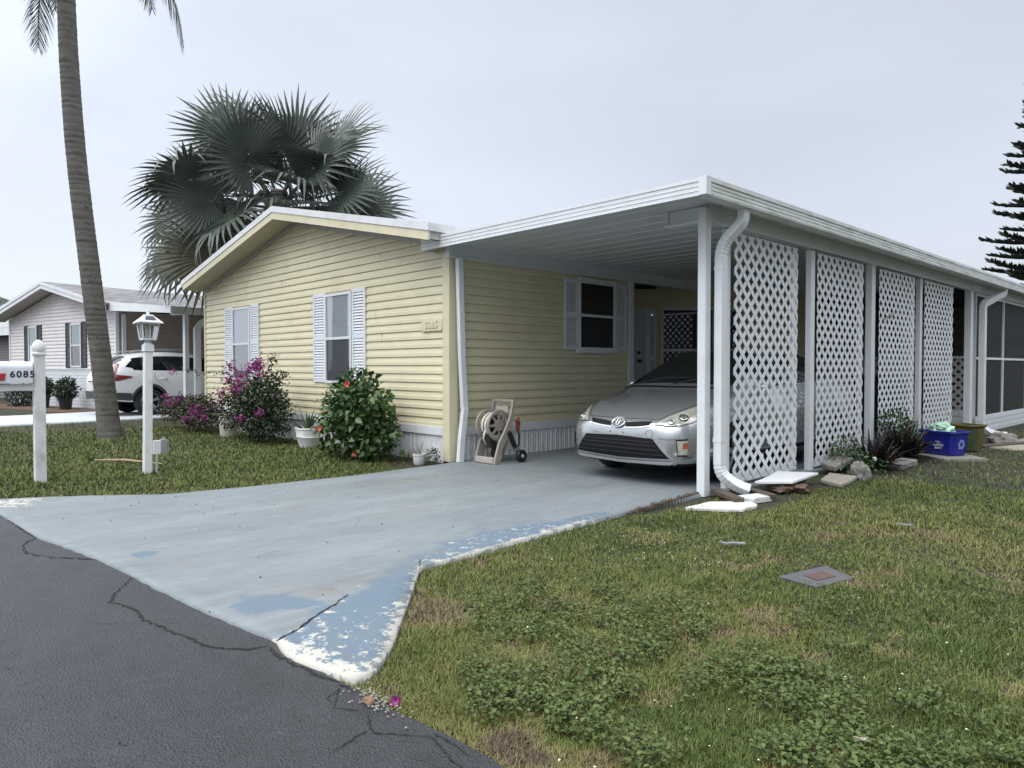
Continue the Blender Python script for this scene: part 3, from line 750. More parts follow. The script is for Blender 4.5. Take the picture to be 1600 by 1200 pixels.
# ------------------------------------------------------------------ the yellow house
XL, XR, YF, XA = -15.86, -7.34, 5.83, -11.6
SL = .2
def rooftop(x): return 3.98 - (SL if x < XA else .21) * abs(x - XA)
H = thing('mobile_home', 'cream yellow mobile home with white shutters and gabled front', 'house', (-11.6, 5.83, 0))
def PF(s, z, o): return (s, YF - o, z)
def PS(s, z, o): return (-7.345 + o, s, z)
mb = MB()
def clipf(z):
    if z < 2.9: return (XL, XR)
    h = (3.76 - z) / SL
    return (max(XL, XA - h), min(XR, XA + h))
siding(mb, PF, clipf, .45, 3.755)
# a loose lap near the eave
mb.add([(-10.05, YF - .018, 3.285), (-9.75, YF - .045, 3.278), (-9.70, YF - .02, 3.30), (-10.05, YF - .018, 3.31)], [(0, 1, 2, 3)])
mb.mi = 1; rs_ = random.Random(12)         # end laps of the siding panels
for k in range(13):
    c = rs_.randrange(0, 26); z = .45 + .118 * c; a_, b_ = clipf(z + .11); x = rs_.choice((-14.9, -12.2, -11.1, -9.0, -8.1)) + rs_.uniform(-.12, .12)
    if a_ + .1 < x < b_ - .1: mb.box(x, YF - .0195, z + .002, x + .0035, YF - .010, z + .052); mb.box(x, YF - .013, z + .052, x + .0035, YF - .002, z + .108)
obj('front_wall', mb, [M_siding, pm('siding lap edge', (.48, .44, .30), .6, .1)], H)
mb = MB(); siding(mb, PS, lambda z: (5.84, 9.66), .45, 2.75); obj('side_wall', mb, M_siding, H)
mb = MB()                                  # plain hidden walls
mb.quad((XL, YF, 0), (XL, 21, 0), (XL, 21, 2.9), (XL, YF, 2.9)); mb.add([(XL, 21, 0), (-7.1, 21, 0), (-7.1, 21, 2.9), (XA, 21, 3.75), (XL, 21, 2.9)], [(0, 1, 2, 3, 4)])
obj('rear_wall', mb, M_siding, H)
mb = MB(); mb.box(-7.455, 5.795, 0, -7.31, 5.94, 2.78); obj('corner_trim', mb, M_cream, H, bevel=.006); mb = MB(); mb.box(XL - .02, 5.80, .1, XL + .05, 5.86, 2.9); obj('corner_trim', mb, M_cream, H, bevel=.006)
mb = MB(); skirting(mb, PF, XL, -7.455, -.03, .345); skirting(mb, PS, 5.94, 9.66, -.03, .345); obj('skirting', mb, M_skirt, H)
mb = MB(); mb.box(XL, 5.80, .335, -7.455, 5.835, .45); mb.box(-7.35, 5.94, .335, -7.315, 9.61, .45); obj('skirting_rail', mb, M_white, H, bevel=.005)
# roof
RY0, RY1, EL, ER = 5.37, 21.4, -16.0, -7.2
zE = rooftop(EL)
M_roofw = pm('white roof sheet', (.70, .71, .72), .45, .06, 2, dirt=(.42, .42, .38), da=.4)
mb = MB()
for a, b in ((EL, XA), (XA, ER)):
    za, zb = rooftop(a), rooftop(b)
    mb.prism([(a, RY0, za), (b, RY0, zb), (b, RY0, zb - .10), (a, RY0, za - .10)], (0, RY1 - RY0, 0))
obj('roof', mb, M_roofw, H)
mb = MB()
for a, b in ((EL + .06, XA), (XA, ER - .02)):
    za, zb = rooftop(a) - .103, rooftop(b) - .103
    mb.prism([(a, RY0 + .012, za), (b, RY0 + .012, zb), (b, RY0 + .012, zb - .115), (a, RY0 + .012, za - .115)], (0, .025, 0))
obj('fascia', mb, M_cream, H)
mb = MB()
for a, b in ((EL + .06, XA), (XA, ER - .02)):
    za, zb = rooftop(a) - .212, rooftop(b) - .212
    mb.quad((a, RY0 + .036, za), (b, RY0 + .036, zb), (b, YF + .02, zb), (a, YF + .02, za))
mb.quad((EL + .06, YF, zE - .205), (XL, YF, zE - .205), (XL, 21, zE - .205), (EL + .06, 21, zE - .205))
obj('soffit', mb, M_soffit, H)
mb = MB()
for a, b in ((XL, XA), (XA, -7.7)):
    za, zb = rooftop(a) - .215, rooftop(b) - .215
    mb.prism([(a, YF - .036, za), (b, YF - .036, zb), (b, YF - .036, zb - .065), (a, YF - .036, za - .065)], (0, .02, 0))
obj('gable_trim', mb, pm('grey trim', (.46, .45, .42), .5, .1), H)
mb = MB(); mb.box(EL - .09, RY0 + .02, zE - .13, EL - .003, RY1, zE - .01); obj('eave_gutter', mb, M_white, H, bevel=.01)
mb = MB(); za = rooftop(ER)
mb.box(ER - .06, RY0 + .04, 2.86, ER - .03, RY1, za - .10); obj('flashing', mb, pm('stained flashing', (.52, .52, .49), .6, .2, 14, dirt=(.25, .24, .2), ds=6, da=.6), H)
mb = MB(); mb.box(ER - .024, RY0 + .014, za - .215, ER - .004, RY0 + .036, za - .105); obj('eave_trim', mb, M_gutter, H)
# front windows and shutters
for s0, s1 in ((-14.32, -13.50), (-10.56, -9.74)):
    window(H, PF, s0, s1, .99, 2.43, M_white, M_glass, M_blind, pm('grey lower blind', (.22, .24, .26), .7, .05), low_screen=screenmat('front screen %d' % int(s0), (.08, .085, .09), .42))
    for a, b in ((s0 - .41, s0 - .005), (s1 + .005, s1 + .39)):
        mb = MB(); louvre_shutter(mb, PF, a, b, 1.0, 2.46); obj('shutter', mb, M_shutter, H)
window(H, PS, 8.35, 9.25, 1.52, 2.60, M_white, M_glassdark, M_brownblind, M_dark, sill=True)
for a, b in ((8.03, 8.345), (9.26, 9.575)):
    mb = MB(); louvre_shutter(mb, PS, a, b, 1.52, 2.60); obj('shutter', mb, M_shutter, H)
# raised house number
mb = MB(); mb.prism([(x, YF - .018, z) for x, z in ((-7.93, 1.76), (-7.90, 1.73), (-7.49, 1.73), (-7.46, 1.76), (-7.46, 1.87), (-7.49, 1.90), (-7.90, 1.90), (-7.93, 1.87))], (0, -.018, 0))
pl = obj('number_plaque', mb, M_cream, H, bevel=.005)
me = text_mesh('6085', .135, .006, spacing=1.08, bold=.004); me.transform(frame_mat((-7.695, YF - .042, 1.815), (1, 0, 0), (0, 0, 1)))
o = obj('numerals', me, pm('number relief', (.70, .65, .48), .5, .1), None); o.parent = pl
pl.matrix_parent_inverse = pl.matrix_parent_inverse
# recessed entry on the angle
FW = Vector((-math.sin(YAW), math.cos(YAW), 0)); RT = Vector((math.cos(YAW), math.sin(YAW), 0))
def PD(D, dlt=0):
    def f(s, z, o): p = FW * (D - o) + RT * s; return (p.x, p.y, z)
    return f
mb = MB(); siding(mb, PD(13.75), lambda z: (1.75, 2.78), 2.36, 2.75); siding(mb, PD(14.05), lambda z: (2.78, 4.62), .3, 2.85)
mb.quad(PD(13.75)(2.78, 0, 0), PD(14.05)(2.78, 0, 0), PD(14.05)(2.78, 2.85, 0), PD(13.75)(2.78, 2.85, 0))
p = PD(14.05)(4.62, 0, 0); mb.quad(p, (p[0], 16.0, 0), (p[0], 16.0, 2.85), (p[0], p[1], 2.85)); mb.quad((-7.345, 9.7, 0), (-8.7, 9.4, 0), (-8.7, 9.4, 2.85), (-7.345, 9.7, 2.85)); mb.quad((-8.7, 9.4, 0), PD(13.75)(1.75, 0, 0), PD(13.75)(1.75, 2.85, 0), (-8.7, 9.4, 2.85))
obj('entry_wall', mb, M_siding, H)
P1 = PD(13.75)
def pbox(mb, P, a, b, c, d, o0, o1): mb.add([P(a, c, o0), P(b, c, o0), P(b, d, o0), P(a, d, o0), P(a, c, o1), P(b, c, o1), P(b, d, o1), P(a, d, o1)], [(3, 2, 1, 0), (4, 5, 6, 7), (0, 1, 5, 4), (1, 2, 6, 5), (2, 3, 7, 6), (3, 0, 4, 7)])
mb = MB(); pbox(mb, P1, 1.75, 2.56, .3, 2.31, .0, .04)
for a, b, c, d in ((1.75, 2.0, 1.05, 2.2), (2.36, 2.5, 1.05, 2.2), (1.75, 2.5, .45, .9)): pbox(mb, P1, a, b, c, d, .04, .048)
M_door = pm('white entry door', (.60, .63, .68), .45, .05)
dr = obj('door', mb, M_door, H, bevel=.006)
mb = MB(); pbox(mb, P1, 2.03, 2.20, 1.16, 2.08, .041, .052); obj('door_glass', mb, M_glassdark, None).parent = dr
mb = MB(); mb.lathe([(.03, -.06), (.032, -.04), (.012, -.035), (.012, 0), (.04, .002)], P1(2.47, 1.37, .045), 16, 'y'); mb.lathe([(.028, -.03), (.03, 0)], P1(2.45, 1.53, .045), 16, 'y'); obj('door_handle', mb, M_black, None).parent = dr
mb = MB(); pbox(mb, P1, 2.56, 2.62, .3, 2.38, .0, .055); pbox(mb, P1, 1.75, 2.56, 2.31, 2.38, 0, .055); obj('door_frame', mb, M_white, H)
mb = MB(); louvre_shutter(mb, P1, 2.625, 2.775, .5, 2.36); obj('shutter', mb, M_shutter, H)
P2 = PD(14.05)
mb = MB()
for a, b, c, d in ((2.93, 2.98, .7, 2.42), (2.98, 4.45, 2.37, 2.42), (2.98, 4.45, 1.56, 1.61), (4.45, 4.5, .7, 2.42), (2.98, 4.45, .7, .75)): pbox(mb, P2, a, b, c, d, .0, .05)
w = obj('window', mb, M_white, H)
mb = MB(); mb.quad(P2(2.98, .75, .028), P2(4.45, .75, .028), P2(4.45, 2.37, .028), P2(2.98, 2.37, .028)); obj('pane', mb, glassmat('mirror dark glass', (.1, .1, .1), .0, .075), None).parent = w
mb = MB(); mb.quad(P2(2.98, .75, .019), P2(4.45, .75, .019), P2(4.45, 2.37, .019), P2(2.98, 2.37, .019)); obj('backing', mb, M_dark, None).parent = w

# ------------------------------------------------------------------ the carport
C_ = thing('carport', 'flat roofed white aluminium carport with lattice side panels', 'carport', (-5.5, 5.6, 0))
CX0, CX1, CY0, CY1, CZ = -7.64, -3.42, 5.6, 15.9, 2.93
mb = MB(); mb.box(CX0 + .02, CY0 + .02, 2.845, CX1 - .02, 26, 2.915); obj('roof_panel', mb, M_roofw, C_)
mb = MB(); rows = [[], []]                 # ribbed pan ceiling; ribs run from the house to the outer beam
y = CY0 + .03
while y < 17.5:
    for t, dz in ((0, 0), (.02, 0), (.026, -.007), (.05, -.007), (.056, 0)):
        rows[0].append((CX0 + .03, y + t, 2.835 + dz)); rows[1].append((CX1 - .12, y + t, 2.835 + dz))
    y += .305
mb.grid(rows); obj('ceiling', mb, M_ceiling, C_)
mb = MB(); mb.box(-11, 9.3, 2.83, -7.36, 17, 2.84); obj('entry_ceiling', mb, M_ceiling, C_)
def fascia_prof(top, bot, n=3):
    P = [(.0, top), (.018, top), (.018, top - .03)]
    h = (top - .03 - bot) / n
    for i in range(n):
        z = top - .03 - h * i; P += [(.012, z - .002), (.010, z - .006), (.010, z - h + .004), (.016, z - h)]
    P += [(.016, bot), (0, bot)]
    return P
mb = MB(); pr = fascia_prof(CZ, 2.775)
mb.grid([[(CX0, CY0 - o, z) for o, z in pr], [(CX1 - .05, CY0 - o, z) for o, z in pr]]); mb.quad((CX0, CY0, CZ), (CX0, CY0 + .3, CZ), (CX0, CY0 + .3, 2.775), (CX0, CY0, 2.775)); mb.box(CX0 + .001, CY0 + .002, 2.777, CX1 - .05, CY0 + .03, CZ - .001)
mb.box(CX1 - .055, CY0 - .026, 2.775, CX1 + .026, CY0 + .05, CZ + .006)
obj('front_fascia', mb, M_white, C_)
mb = MB(); pr = [(0, CZ + .004), (.022, CZ + .004), (.022, CZ - .035), (.008, CZ - .04)]
for i in range(3): z = CZ - .042 - i * .036; pr += [(.008, z), (.014, z - .006), (.014, z - .028), (.009, z - .034)]
pr += [(.014, 2.775), (-.10, 2.772)]
mb.grid([[(CX1 + o, CY0 + .05, z) for o, z in pr], [(CX1 + o, 26, z) for o, z in pr]]); obj('gutter', mb, M_gutter, C_)
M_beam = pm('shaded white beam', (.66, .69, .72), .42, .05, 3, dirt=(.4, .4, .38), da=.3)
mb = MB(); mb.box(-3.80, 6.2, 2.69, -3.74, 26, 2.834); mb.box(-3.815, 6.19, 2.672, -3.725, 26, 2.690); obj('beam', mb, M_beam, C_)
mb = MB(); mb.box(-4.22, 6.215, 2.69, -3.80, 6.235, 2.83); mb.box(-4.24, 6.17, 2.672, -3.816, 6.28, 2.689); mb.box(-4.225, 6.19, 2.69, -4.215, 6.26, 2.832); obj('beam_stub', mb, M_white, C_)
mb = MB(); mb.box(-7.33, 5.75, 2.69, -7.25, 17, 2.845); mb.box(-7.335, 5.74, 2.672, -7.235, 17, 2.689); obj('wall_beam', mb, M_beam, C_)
# posts
for (x0, y0, w, d, zt) in ((-3.825, 6.13, .088, .10, 2.80), (-3.83, 6.59, .05, .09, 2.66), (-3.83, 8.53, .07, .11, 2.66), (-3.835, 10.43, .09, .13, 2.80), (-3.83, 12.5, .07, .11, 2.66), (-3.835, 15.22, .11, .16, 2.80), (-7.34, 9.62, .05, .12, 2.68)):
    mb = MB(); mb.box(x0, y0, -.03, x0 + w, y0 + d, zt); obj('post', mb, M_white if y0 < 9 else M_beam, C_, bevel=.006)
mb = MB(); mb.tube([(-7.235, 5.905, 2.67), (-7.235, 5.945, 1.4), (-7.232, 5.985, .72), (-7.225, 5.985, .68), (-7.225, 5.93, .3), (-7.225, 5.905, 0)], 1, rect=(.065, .085), up=(1, 0, 0)); obj('bent_post', mb, M_white, C_, bevel=.005)
# downspouts with crimped elbows
ds = downspout(C_, [(-3.49, 6.40, 2.78), (-3.49, 6.40, 2.66), (-3.655, 6.275, 2.43), (-3.655, 6.275, 2.2), (-3.655, 6.275, .20), (-3.52, 6.36, .085), (-3.42, 6.42, .045)], (.085, .105), M_white)
mb = MB(); mb.tube([(-3.655, 6.275, .55), (-3.655, 6.275, .51)], 1.07, rect=(.085, .105), up=(1, 0, 0)); mb.tube([(-3.655, 6.275, 2.22), (-3.655, 6.275, 2.19)], 1.05, rect=(.085, .105), up=(1, 0, 0)); o = obj('strap', mb, M_white, None); o.parent = ds
downspout(C_, [(-3.50, 16.55, 2.78), (-3.50, 16.55, 2.70), (-3.66, 15.75, 2.44), (-3.66, 15.75, 2.2), (-3.66, 15.75, .1), (-3.5, 15.9, -.03), (-3.3, 16.0, -.05)], (.10, .12), M_white)

# lattice panels: diagonal slats clipped to the panel, in two crossed layers
def clip_poly(poly, x0, x1, y0, y1):
    for ax, lim, sg in ((0, x0, 1), (0, x1, -1), (1, y0, 1), (1, y1, -1)):
        outp = []
        for i in range(len(poly)):
            a, b = poly[i], poly[(i + 1) % len(poly)]; da, db = (a[ax] - lim) * sg, (b[ax] - lim) * sg
            if da >= 0: outp.append(a)
            if (da < 0) != (db < 0): t = da / (da - db); outp.append((a[0] + (b[0] - a[0]) * t, a[1] + (b[1] - a[1]) * t))
        poly = outp
        if len(poly) < 3: return []
    return poly
def lattice(mb, P, s0, s1, z0, z1, diag=.172, w=.049, th=.0035, off=0, hole=None):
    h = math.sqrt(.5); pp = diag * h
    for sgn, layer in ((1, 0), (-1, 1)):
        d = (h, h * sgn); n = (-h * sgn, h); cmin = min(a * n[0] + b * n[1] for a in (s0, s1) for b in (z0, z1)); cmax = max(a * n[0] + b * n[1] for a in (s0, s1) for b in (z0, z1))
        k = math.floor(cmin / pp)
        while k * pp < cmax + w:
            c = k * pp + off * sgn; k += 1; segs = [(-9, 40)]
            if hole:
                hc = hole[0] * n[0] + hole[1] * n[1]; ht = hole[0] * d[0] + hole[1] * d[1]
                if abs(hc - c) < hole[2][layer]: segs = [(-9, ht - hole[3][layer][0]), (ht + hole[3][layer][1], 40)]
            for t0, t1 in segs:
                q = [(n[0] * (c + e * w / 2) + d[0] * t, n[1] * (c + e * w / 2) + d[1] * t) for t, e in ((t0, -1), (t1, -1), (t1, 1), (t0, 1))]
                q = clip_poly(q, s0, s1, z0, z1)
                if len(q) >= 3:
                    o0 = layer * (th + .0005)
                    a = [P(x, y, o0) for x, y in q]; b = [P(x, y, o0 + th) for x, y in q]; N = len(q)
                    mb.add(a + b, [tuple(range(N)), tuple(range(N, 2 * N))] + [(i, (i + 1) % N, N + (i + 1) % N, N + i) for i in range(N)])
def PL(s, z, o): return (-3.755 + o, s, z)
for i, (a, b, z0, z1) in enumerate(((6.70, 8.15, .045, 2.63), (8.68, 10.13, .03, 2.64), (10.72, 12.2, .03, 2.64), (12.68, 14.2, .03, 2.64))):
    mb = MB(); lattice(mb, PL, a, b, z0, z1, off=.02 * i, hole=(7.36, .36, (.05, .05), ((.06, .10), (.06, .06))) if i == 0 else None)
    lp = obj('lattice_panel', mb, M_lattice, C_)
    mb = MB(); mb.box(-3.80, b - .10, z0 + .02, -3.757, b - .005, z1 - .03)
    if i < 2: mb.box(-3.80, a + .01, z0 - .01, -3.757, b - .11, z0 + .085)
    obj('batten', mb, M_whitew, None).parent = lp
# partition at the back of the carport: brick knee wall with lattice above
B_ = thing('porch_partition', 'low white brick wall topped with lattice at the back of the carport', 'wall', (-5.5, 15.6, 0))
mb = MB(); mb.box(-7.2, 15.6, -.03, -3.9, 15.72, .38); obj('knee_wall', mb, M_brickw, B_)
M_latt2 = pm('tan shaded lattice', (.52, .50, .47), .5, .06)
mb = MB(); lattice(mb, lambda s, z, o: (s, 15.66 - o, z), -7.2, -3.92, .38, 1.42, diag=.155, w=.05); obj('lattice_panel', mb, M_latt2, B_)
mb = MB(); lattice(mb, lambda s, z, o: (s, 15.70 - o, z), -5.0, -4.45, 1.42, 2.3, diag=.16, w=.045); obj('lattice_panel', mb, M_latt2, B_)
mb = MB(); mb.box(-7.2, 15.64, 1.42, -3.9, 15.70, 1.46); mb.box(-7.2, 15.62, .38, -3.9, 15.72, .41); mb.box(-5.04, 15.6, 0, -4.98, 15.7, 2.8); obj('rail', mb, M_beam, B_)
S_ = thing('screened_porch', 'screened porch with dark mesh and white brick base beside the carport', 'porch', (-5.5, 16, 0))
mb = MB(); mb.box(-3.9, 15.8, -.06, -3.77, 26, .27); obj('knee_wall', mb, M_brickw, S_)
mb = MB()
for yy in (15.74, 17.85, 20.0, 22.2): mb.box(-3.82, yy, .27, -3.77, yy + .05, 2.7)
mb.box(-3.815, 15.79, 1.40, -3.775, 26, 1.445); mb.box(-3.815, 15.79, .27, -3.775, 26, .30); mb.box(-3.815, 15.79, 2.62, -3.775, 26, 2.67); obj('screen_frame', mb, M_white, S_)
mb = MB(); mb.quad((-3.80, 15.79, .3), (-3.80, 26, .3), (-3.80, 26, 2.65), (-3.80, 15.79, 2.65)); obj('screen', mb, M_screen, S_)
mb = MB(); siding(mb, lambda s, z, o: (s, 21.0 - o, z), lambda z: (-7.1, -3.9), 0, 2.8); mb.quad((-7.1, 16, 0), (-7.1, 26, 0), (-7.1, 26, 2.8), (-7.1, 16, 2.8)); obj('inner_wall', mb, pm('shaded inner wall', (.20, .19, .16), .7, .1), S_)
mb = MB(); mb.quad((-7.2, 15.72, -.01), (-3.8, 15.72, -.01), (-3.8, 26, -.01), (-7.2, 26, -.01)); obj('floor', mb, M_conc, S_)
mb = MB(); mb.quad((-7.2, 15.95, 2.80), (-3.8, 15.95, 2.80), (-3.8, 26, 2.80), (-7.2, 26, 2.80)); obj('ceiling', mb, M_dark, S_)
for x in (-4.3, -4.75):
    mb = MB(); mb.box(x, 20.93, 1.7, x + .28, 20.97, 2.05); tag(obj('picture_frame', mb, M_black), 'dark framed picture on the porch wall', 'picture', 'pictures on the porch wall')

# ------------------------------------------------------------------ neighbouring houses
NR = R(12)
N_ = thing('neighbour_house', 'pale pink house with black shutters and white brick base', 'house', (-23.0, 5.9, 0), NR)
M_pink = pm('pale pink siding', (.72, .68, .67), .5, .04, 3, dirt=(.4, .37, .35), da=.2)
M_taupe = pm('shade darkened pink siding', (.42, .36, .33), .5, .05, 3)  # pink siding in a darker tone; carport shade is put into the colour
M_bshut = pm('black shutter', (.02, .022, .025), .5, .1)
M_shing = brickmat('grey shingles', (.24, .235, .235), (.12, .12, .125), (.06, .06, .065), 1.0, .30, .14, .5)
def NF(s, z, o): return (s, -o, z)
def NS(s, z, o): return (o, s, z)
NW, NE, NA, NSL = 7.3, 2.9, 3.70, .216
mb = MB()
def clipn(z):
    if z < NE: return (-NW, 0)
    h = (NA - z) / NSL; return (-NW / 2 - h, -NW / 2 + h)
siding(mb, NF, clipn, 1.2, NA - .01, pitch=.112); obj('front_wall', mb, M_pink, N_, local=True)
mb = MB(); siding(mb, NS, lambda z: (0, 15), .0, 2.9, pitch=.112); obj('side_wall', mb, M_taupe, N_, local=True)
mb = MB(); mb.box(-NW, -.01, -.05, 0, .02, 1.2); obj('brick_base', mb, M_brickw, N_, local=True)
mb = MB(); mb.box(-NW - .03, -.03, 0, -NW + .06, .03, 2.9); mb.box(-.05, -.03, 0, .03, .06, 2.9); mb.box(-NW, -.03, 1.18, -.05, -.012, 1.22); mb.box(.06, .12, 0, .13, .22, 2.8); obj('corner_trim', mb, M_white, N_, local=True)
mb = MB(); mb.quad((-NW, 0, 0), (-NW, 15, 0), (-NW, 15, 2.9), (-NW, 0, 2.9)); mb.quad((-NW, 15, 0), (0, 15, 0), (0, 15, 2.9), (-NW, 15, 2.9)); obj('rear_wall', mb, M_pink, N_, local=True)
def ntop(x): return NA + .25 - NSL * abs(x + NW / 2)
xl, xr, ya = -NW - .48, .42, -.5
mb = MB()
for a, b in ((xl, -NW / 2), (-NW / 2, xr)):
    mb.prism([(a, ya, ntop(a)), (b, ya, ntop(b)), (b, ya, ntop(b) - .05), (a, ya, ntop(a) - .05)], (0, 16, 0))
obj('roof', mb, M_shing, N_, local=True)
mb = MB()
for a, b in ((xl, -NW / 2), (-NW / 2, xr)):
    mb.prism([(a, ya - .02, ntop(a) - .002), (b, ya - .02, ntop(b) - .002), (b, ya - .02, ntop(b) - .10), (a, ya - .02, ntop(a) - .10)], (0, .018, 0)); mb.prism([(a, ya, ntop(a) - .102), (b, ya, ntop(b) - .102), (b, ya, ntop(b) - .22), (a, ya, ntop(a) - .22)], (0, .02, 0))
obj('fascia', mb, M_white, N_, local=True)
mb = MB()
for a, b in ((xl, -NW / 2), (-NW / 2, xr)): mb.quad((a, ya + .02, ntop(a) - .215), (b, ya + .02, ntop(b) - .215), (b, .02, ntop(b) - .215), (a, .02, ntop(a) - .215))
obj('soffit', mb, pm('grey soffit', (.42, .40, .38), .6, .05), N_, local=True)
mb = MB(); mb.lathe([(.05, 0), (.05, .22), (.08, .22), (.08, .27), (.03, .3)], (-1.2, 5.5, ntop(-1.2) - .05), 10); obj('vent_pipe', mb, pm('grey vent', (.2, .2, .2), .6), N_, local=True)
M_nb1, M_nb2 = pm('pale green blinds', (.36, .44, .42), .6, .05), pm('dark lower screen', (.05, .055, .06), .6, .05)
for s0, s1, z0 in ((-5.76, -5.12, 1.28), (-2.76, -2.07, 1.25)):
    window(N_, NF, s0, s1, z0, 2.62, M_white, M_glass, M_nb1, M_nb2, local=True, fw=.05)
    for a, b in ((s0 - .34, s0), (s1, s1 + .33)):
        mb = MB(); louvre_shutter(mb, NF, a, b, z0 - .02, 2.65); obj('shutter', mb, M_bshut, N_, local=True)
mb = MB(); mb.box(-3.02, -.06, .52, -2.82, -.01, .75); obj('meter_box', mb, M_white, N_, local=True, bevel=.01)
# its carport
NC = thing('neighbour_carport', 'sloping white carport roof over a white car at the pink house', 'carport', (-23.0, 5.9, 0), NR)
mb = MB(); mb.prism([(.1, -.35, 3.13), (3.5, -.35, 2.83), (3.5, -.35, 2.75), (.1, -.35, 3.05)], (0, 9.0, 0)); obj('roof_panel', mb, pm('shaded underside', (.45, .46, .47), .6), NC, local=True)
mb = MB(); mb.prism([(-.25, -.38, 3.16), (3.53, -.38, 2.84), (3.53, -.38, 2.66), (-.25, -.38, 2.90)], (0, .03, 0)); obj('front_fascia', mb, M_white, NC, local=True)
mb = MB(); mb.box(3.501, -.37, 2.64, 3.55, 8.65, 2.84); obj('gutter', mb, M_white, NC, local=True)
mb = MB(); mb.box(3.28, .10, -.03, 3.39, .21, 2.72); obj('post', mb, M_white, NC, local=True)
mb = MB(); mb.box(3.28, 5.4, -.03, 3.39, 5.51, 2.72); obj('post', mb, M_white, NC, local=True)
mb = MB(); mb.box(2.7, .1, 2.66, 3.4, .2, 2.76); obj('beam', mb, M_white, NC, local=True)
P = [(3.62, .75, 2.70), (3.62, .75, 2.60), (3.50, .5, 2.42), (3.46, .4, 2.3), (3.46, .4, .12)]
fine = []
for i in range(len(P)): fine.append(P[i])
mb = MB(); mb.tube(fine, 1, rect=(.13, .17), up=(1, 0, 0)); obj('downspout', mb, M_white, NC, local=True, bevel=.015)
mb = MB(); siding(mb, lambda s, z, o: (s, 7.2 - o, z), lambda z: (.0, 4.6), 0, 2.85, pitch=.112)
obj('back_wall', mb, M_taupe, NC, local=True)
window(NC, lambda s, z, o: (s, 7.2 - o, z), 2.75, 3.9, .95, 2.45, M_white, M_glassdark, M_dark, M_dark, local=True)
# third house, only its corner shows
G_ = thing('grey_house', 'grey house at the left edge behind the pink house', 'house', (-36.5, 4.5, 0), R(14))
mb = MB(); siding(mb, lambda s, z, o: (s, -o, z), lambda z: (-8, 4.2), 0, 2.5, pitch=.115); siding(mb, lambda s, z, o: (4.2 + o, s, z), lambda z: (0, 9), 0, 2.5, pitch=.115); obj('wall', mb, pm('dark grey siding', (.17, .165, .16), .6, .06), G_, local=True)
mb = MB(); mb.box(-8, -.5, 2.5, 4.6, -.46, 2.78); mb.box(4.56, -.46, 2.5, 4.6, 9, 2.78); obj('fascia', mb, M_white, G_, local=True)
mb = MB(); mb.add([(-8, -.5, 2.79), (4.6, -.5, 2.79), (4.6, 9, 2.79), (-8, 9, 2.79), (-6, 4, 3.75), (1.2, 4, 3.75)], [(0, 1, 5, 4), (1, 2, 5), (2, 3, 4, 5), (3, 0, 4)]); obj('roof', mb, pm('pale grey roof', (.30, .31, .31), .7, .1, 3), G_, local=True)

# ------------------------------------------------------------------ cars
def car_shell(stations, wheels, wr, wtrack, level=2):
    """stations: (y, zb, w, zs, ws, we, ze, zt) -> evaluated smooth body mesh with wheel wells cut"""
    bm = bmesh.new(); rings = []
    for (y, zb, w, zs, ws, we, ze, zt) in stations:
        zm = zb + (zs - zb) * .45
        half = [(0, zb), (w * .72, zb), (w * .95, zb + .03), (w, zm), (w * .997, zm + (zs - zm) * .6), (ws, zs), (we, ze), (we * .62, ze + (zt - ze) * .72), (0, zt)]
        ring = half + [(-x, z) for x, z in half[-2:0:-1]]
        rings.append([bm.verts.new((x, y, z)) for x, z in ring])
    n = len(rings[0])
    for i in range(len(rings) - 1):
        for j in range(n):
            f = bm.faces.new((rings[i][j], rings[i][(j + 1) % n], rings[i + 1][(j + 1) % n], rings[i + 1][j])); f.tag = True
            seg = j if j < 8 else n - 1 - j
            f.material_index = {5: 20, 6: 40, 7: 40}.get(seg, 0) + (i if seg in (5, 6, 7) else 0)
            if seg not in (5, 6, 7): f.material_index = 0
    bm.faces.new(rings[0]); bm.faces.new(rings[-1][::-1])
    bmesh.ops.recalc_face_normals(bm, faces=bm.faces)
    me = bpy.data.meshes.new('shell'); bm.to_mesh(me); bm.free()
    for k in range(64): me.materials.append(None)
    o = bpy.data.objects.new('shell', me); COL.objects.link(o)
    s = o.modifiers.new('s', 'SUBSURF'); s.levels = level; s.render_levels = level
    cuts = []
    for wy in wheels:
        for sg in (-1, 1):
            mb = MB(); mb.lathe([(wr, sg * (wtrack - .28)), (wr, sg * (wtrack + .6))], (0, wy, wheels[wy]), 40, 'x')
            cme = mb.mesh('cut'); b2 = bmesh.new(); b2.from_mesh(cme); bmesh.ops.recalc_face_normals(b2, faces=b2.faces); b2.to_mesh(cme); b2.free()
            c = bpy.data.objects.new('cut', cme); COL.objects.link(c); cuts.append(c)
            m = o.modifiers.new('b', 'BOOLEAN'); m.object = c; m.operation = 'DIFFERENCE'; m.solver = 'EXACT'
    dg = bpy.context.evaluated_depsgraph_get()
    out_ = bpy.data.meshes.new_from_object(o.evaluated_get(dg))
    for c in cuts: bpy.data.objects.remove(c)
    bpy.data.objects.remove(o)
    return out_
def split(me, classify):
    """classify(face) -> part name ; returns dict of meshes"""
    groups = {}
    for p in me.polygons: groups.setdefault(classify(p), []).append(p)
    co = [v.co.copy() for v in me.vertices]; res = {}
    for k, ps in groups.items():
        used = {}; V = []; F = []
        for p in ps:
            f = []
            for v in p.vertices:
                if v not in used: used[v] = len(V); V.append(co[v])
                f.append(used[v])
            F.append(f)
        m = bpy.data.meshes.new(k); m.from_pydata(V, [], F); res[k] = m
    return res
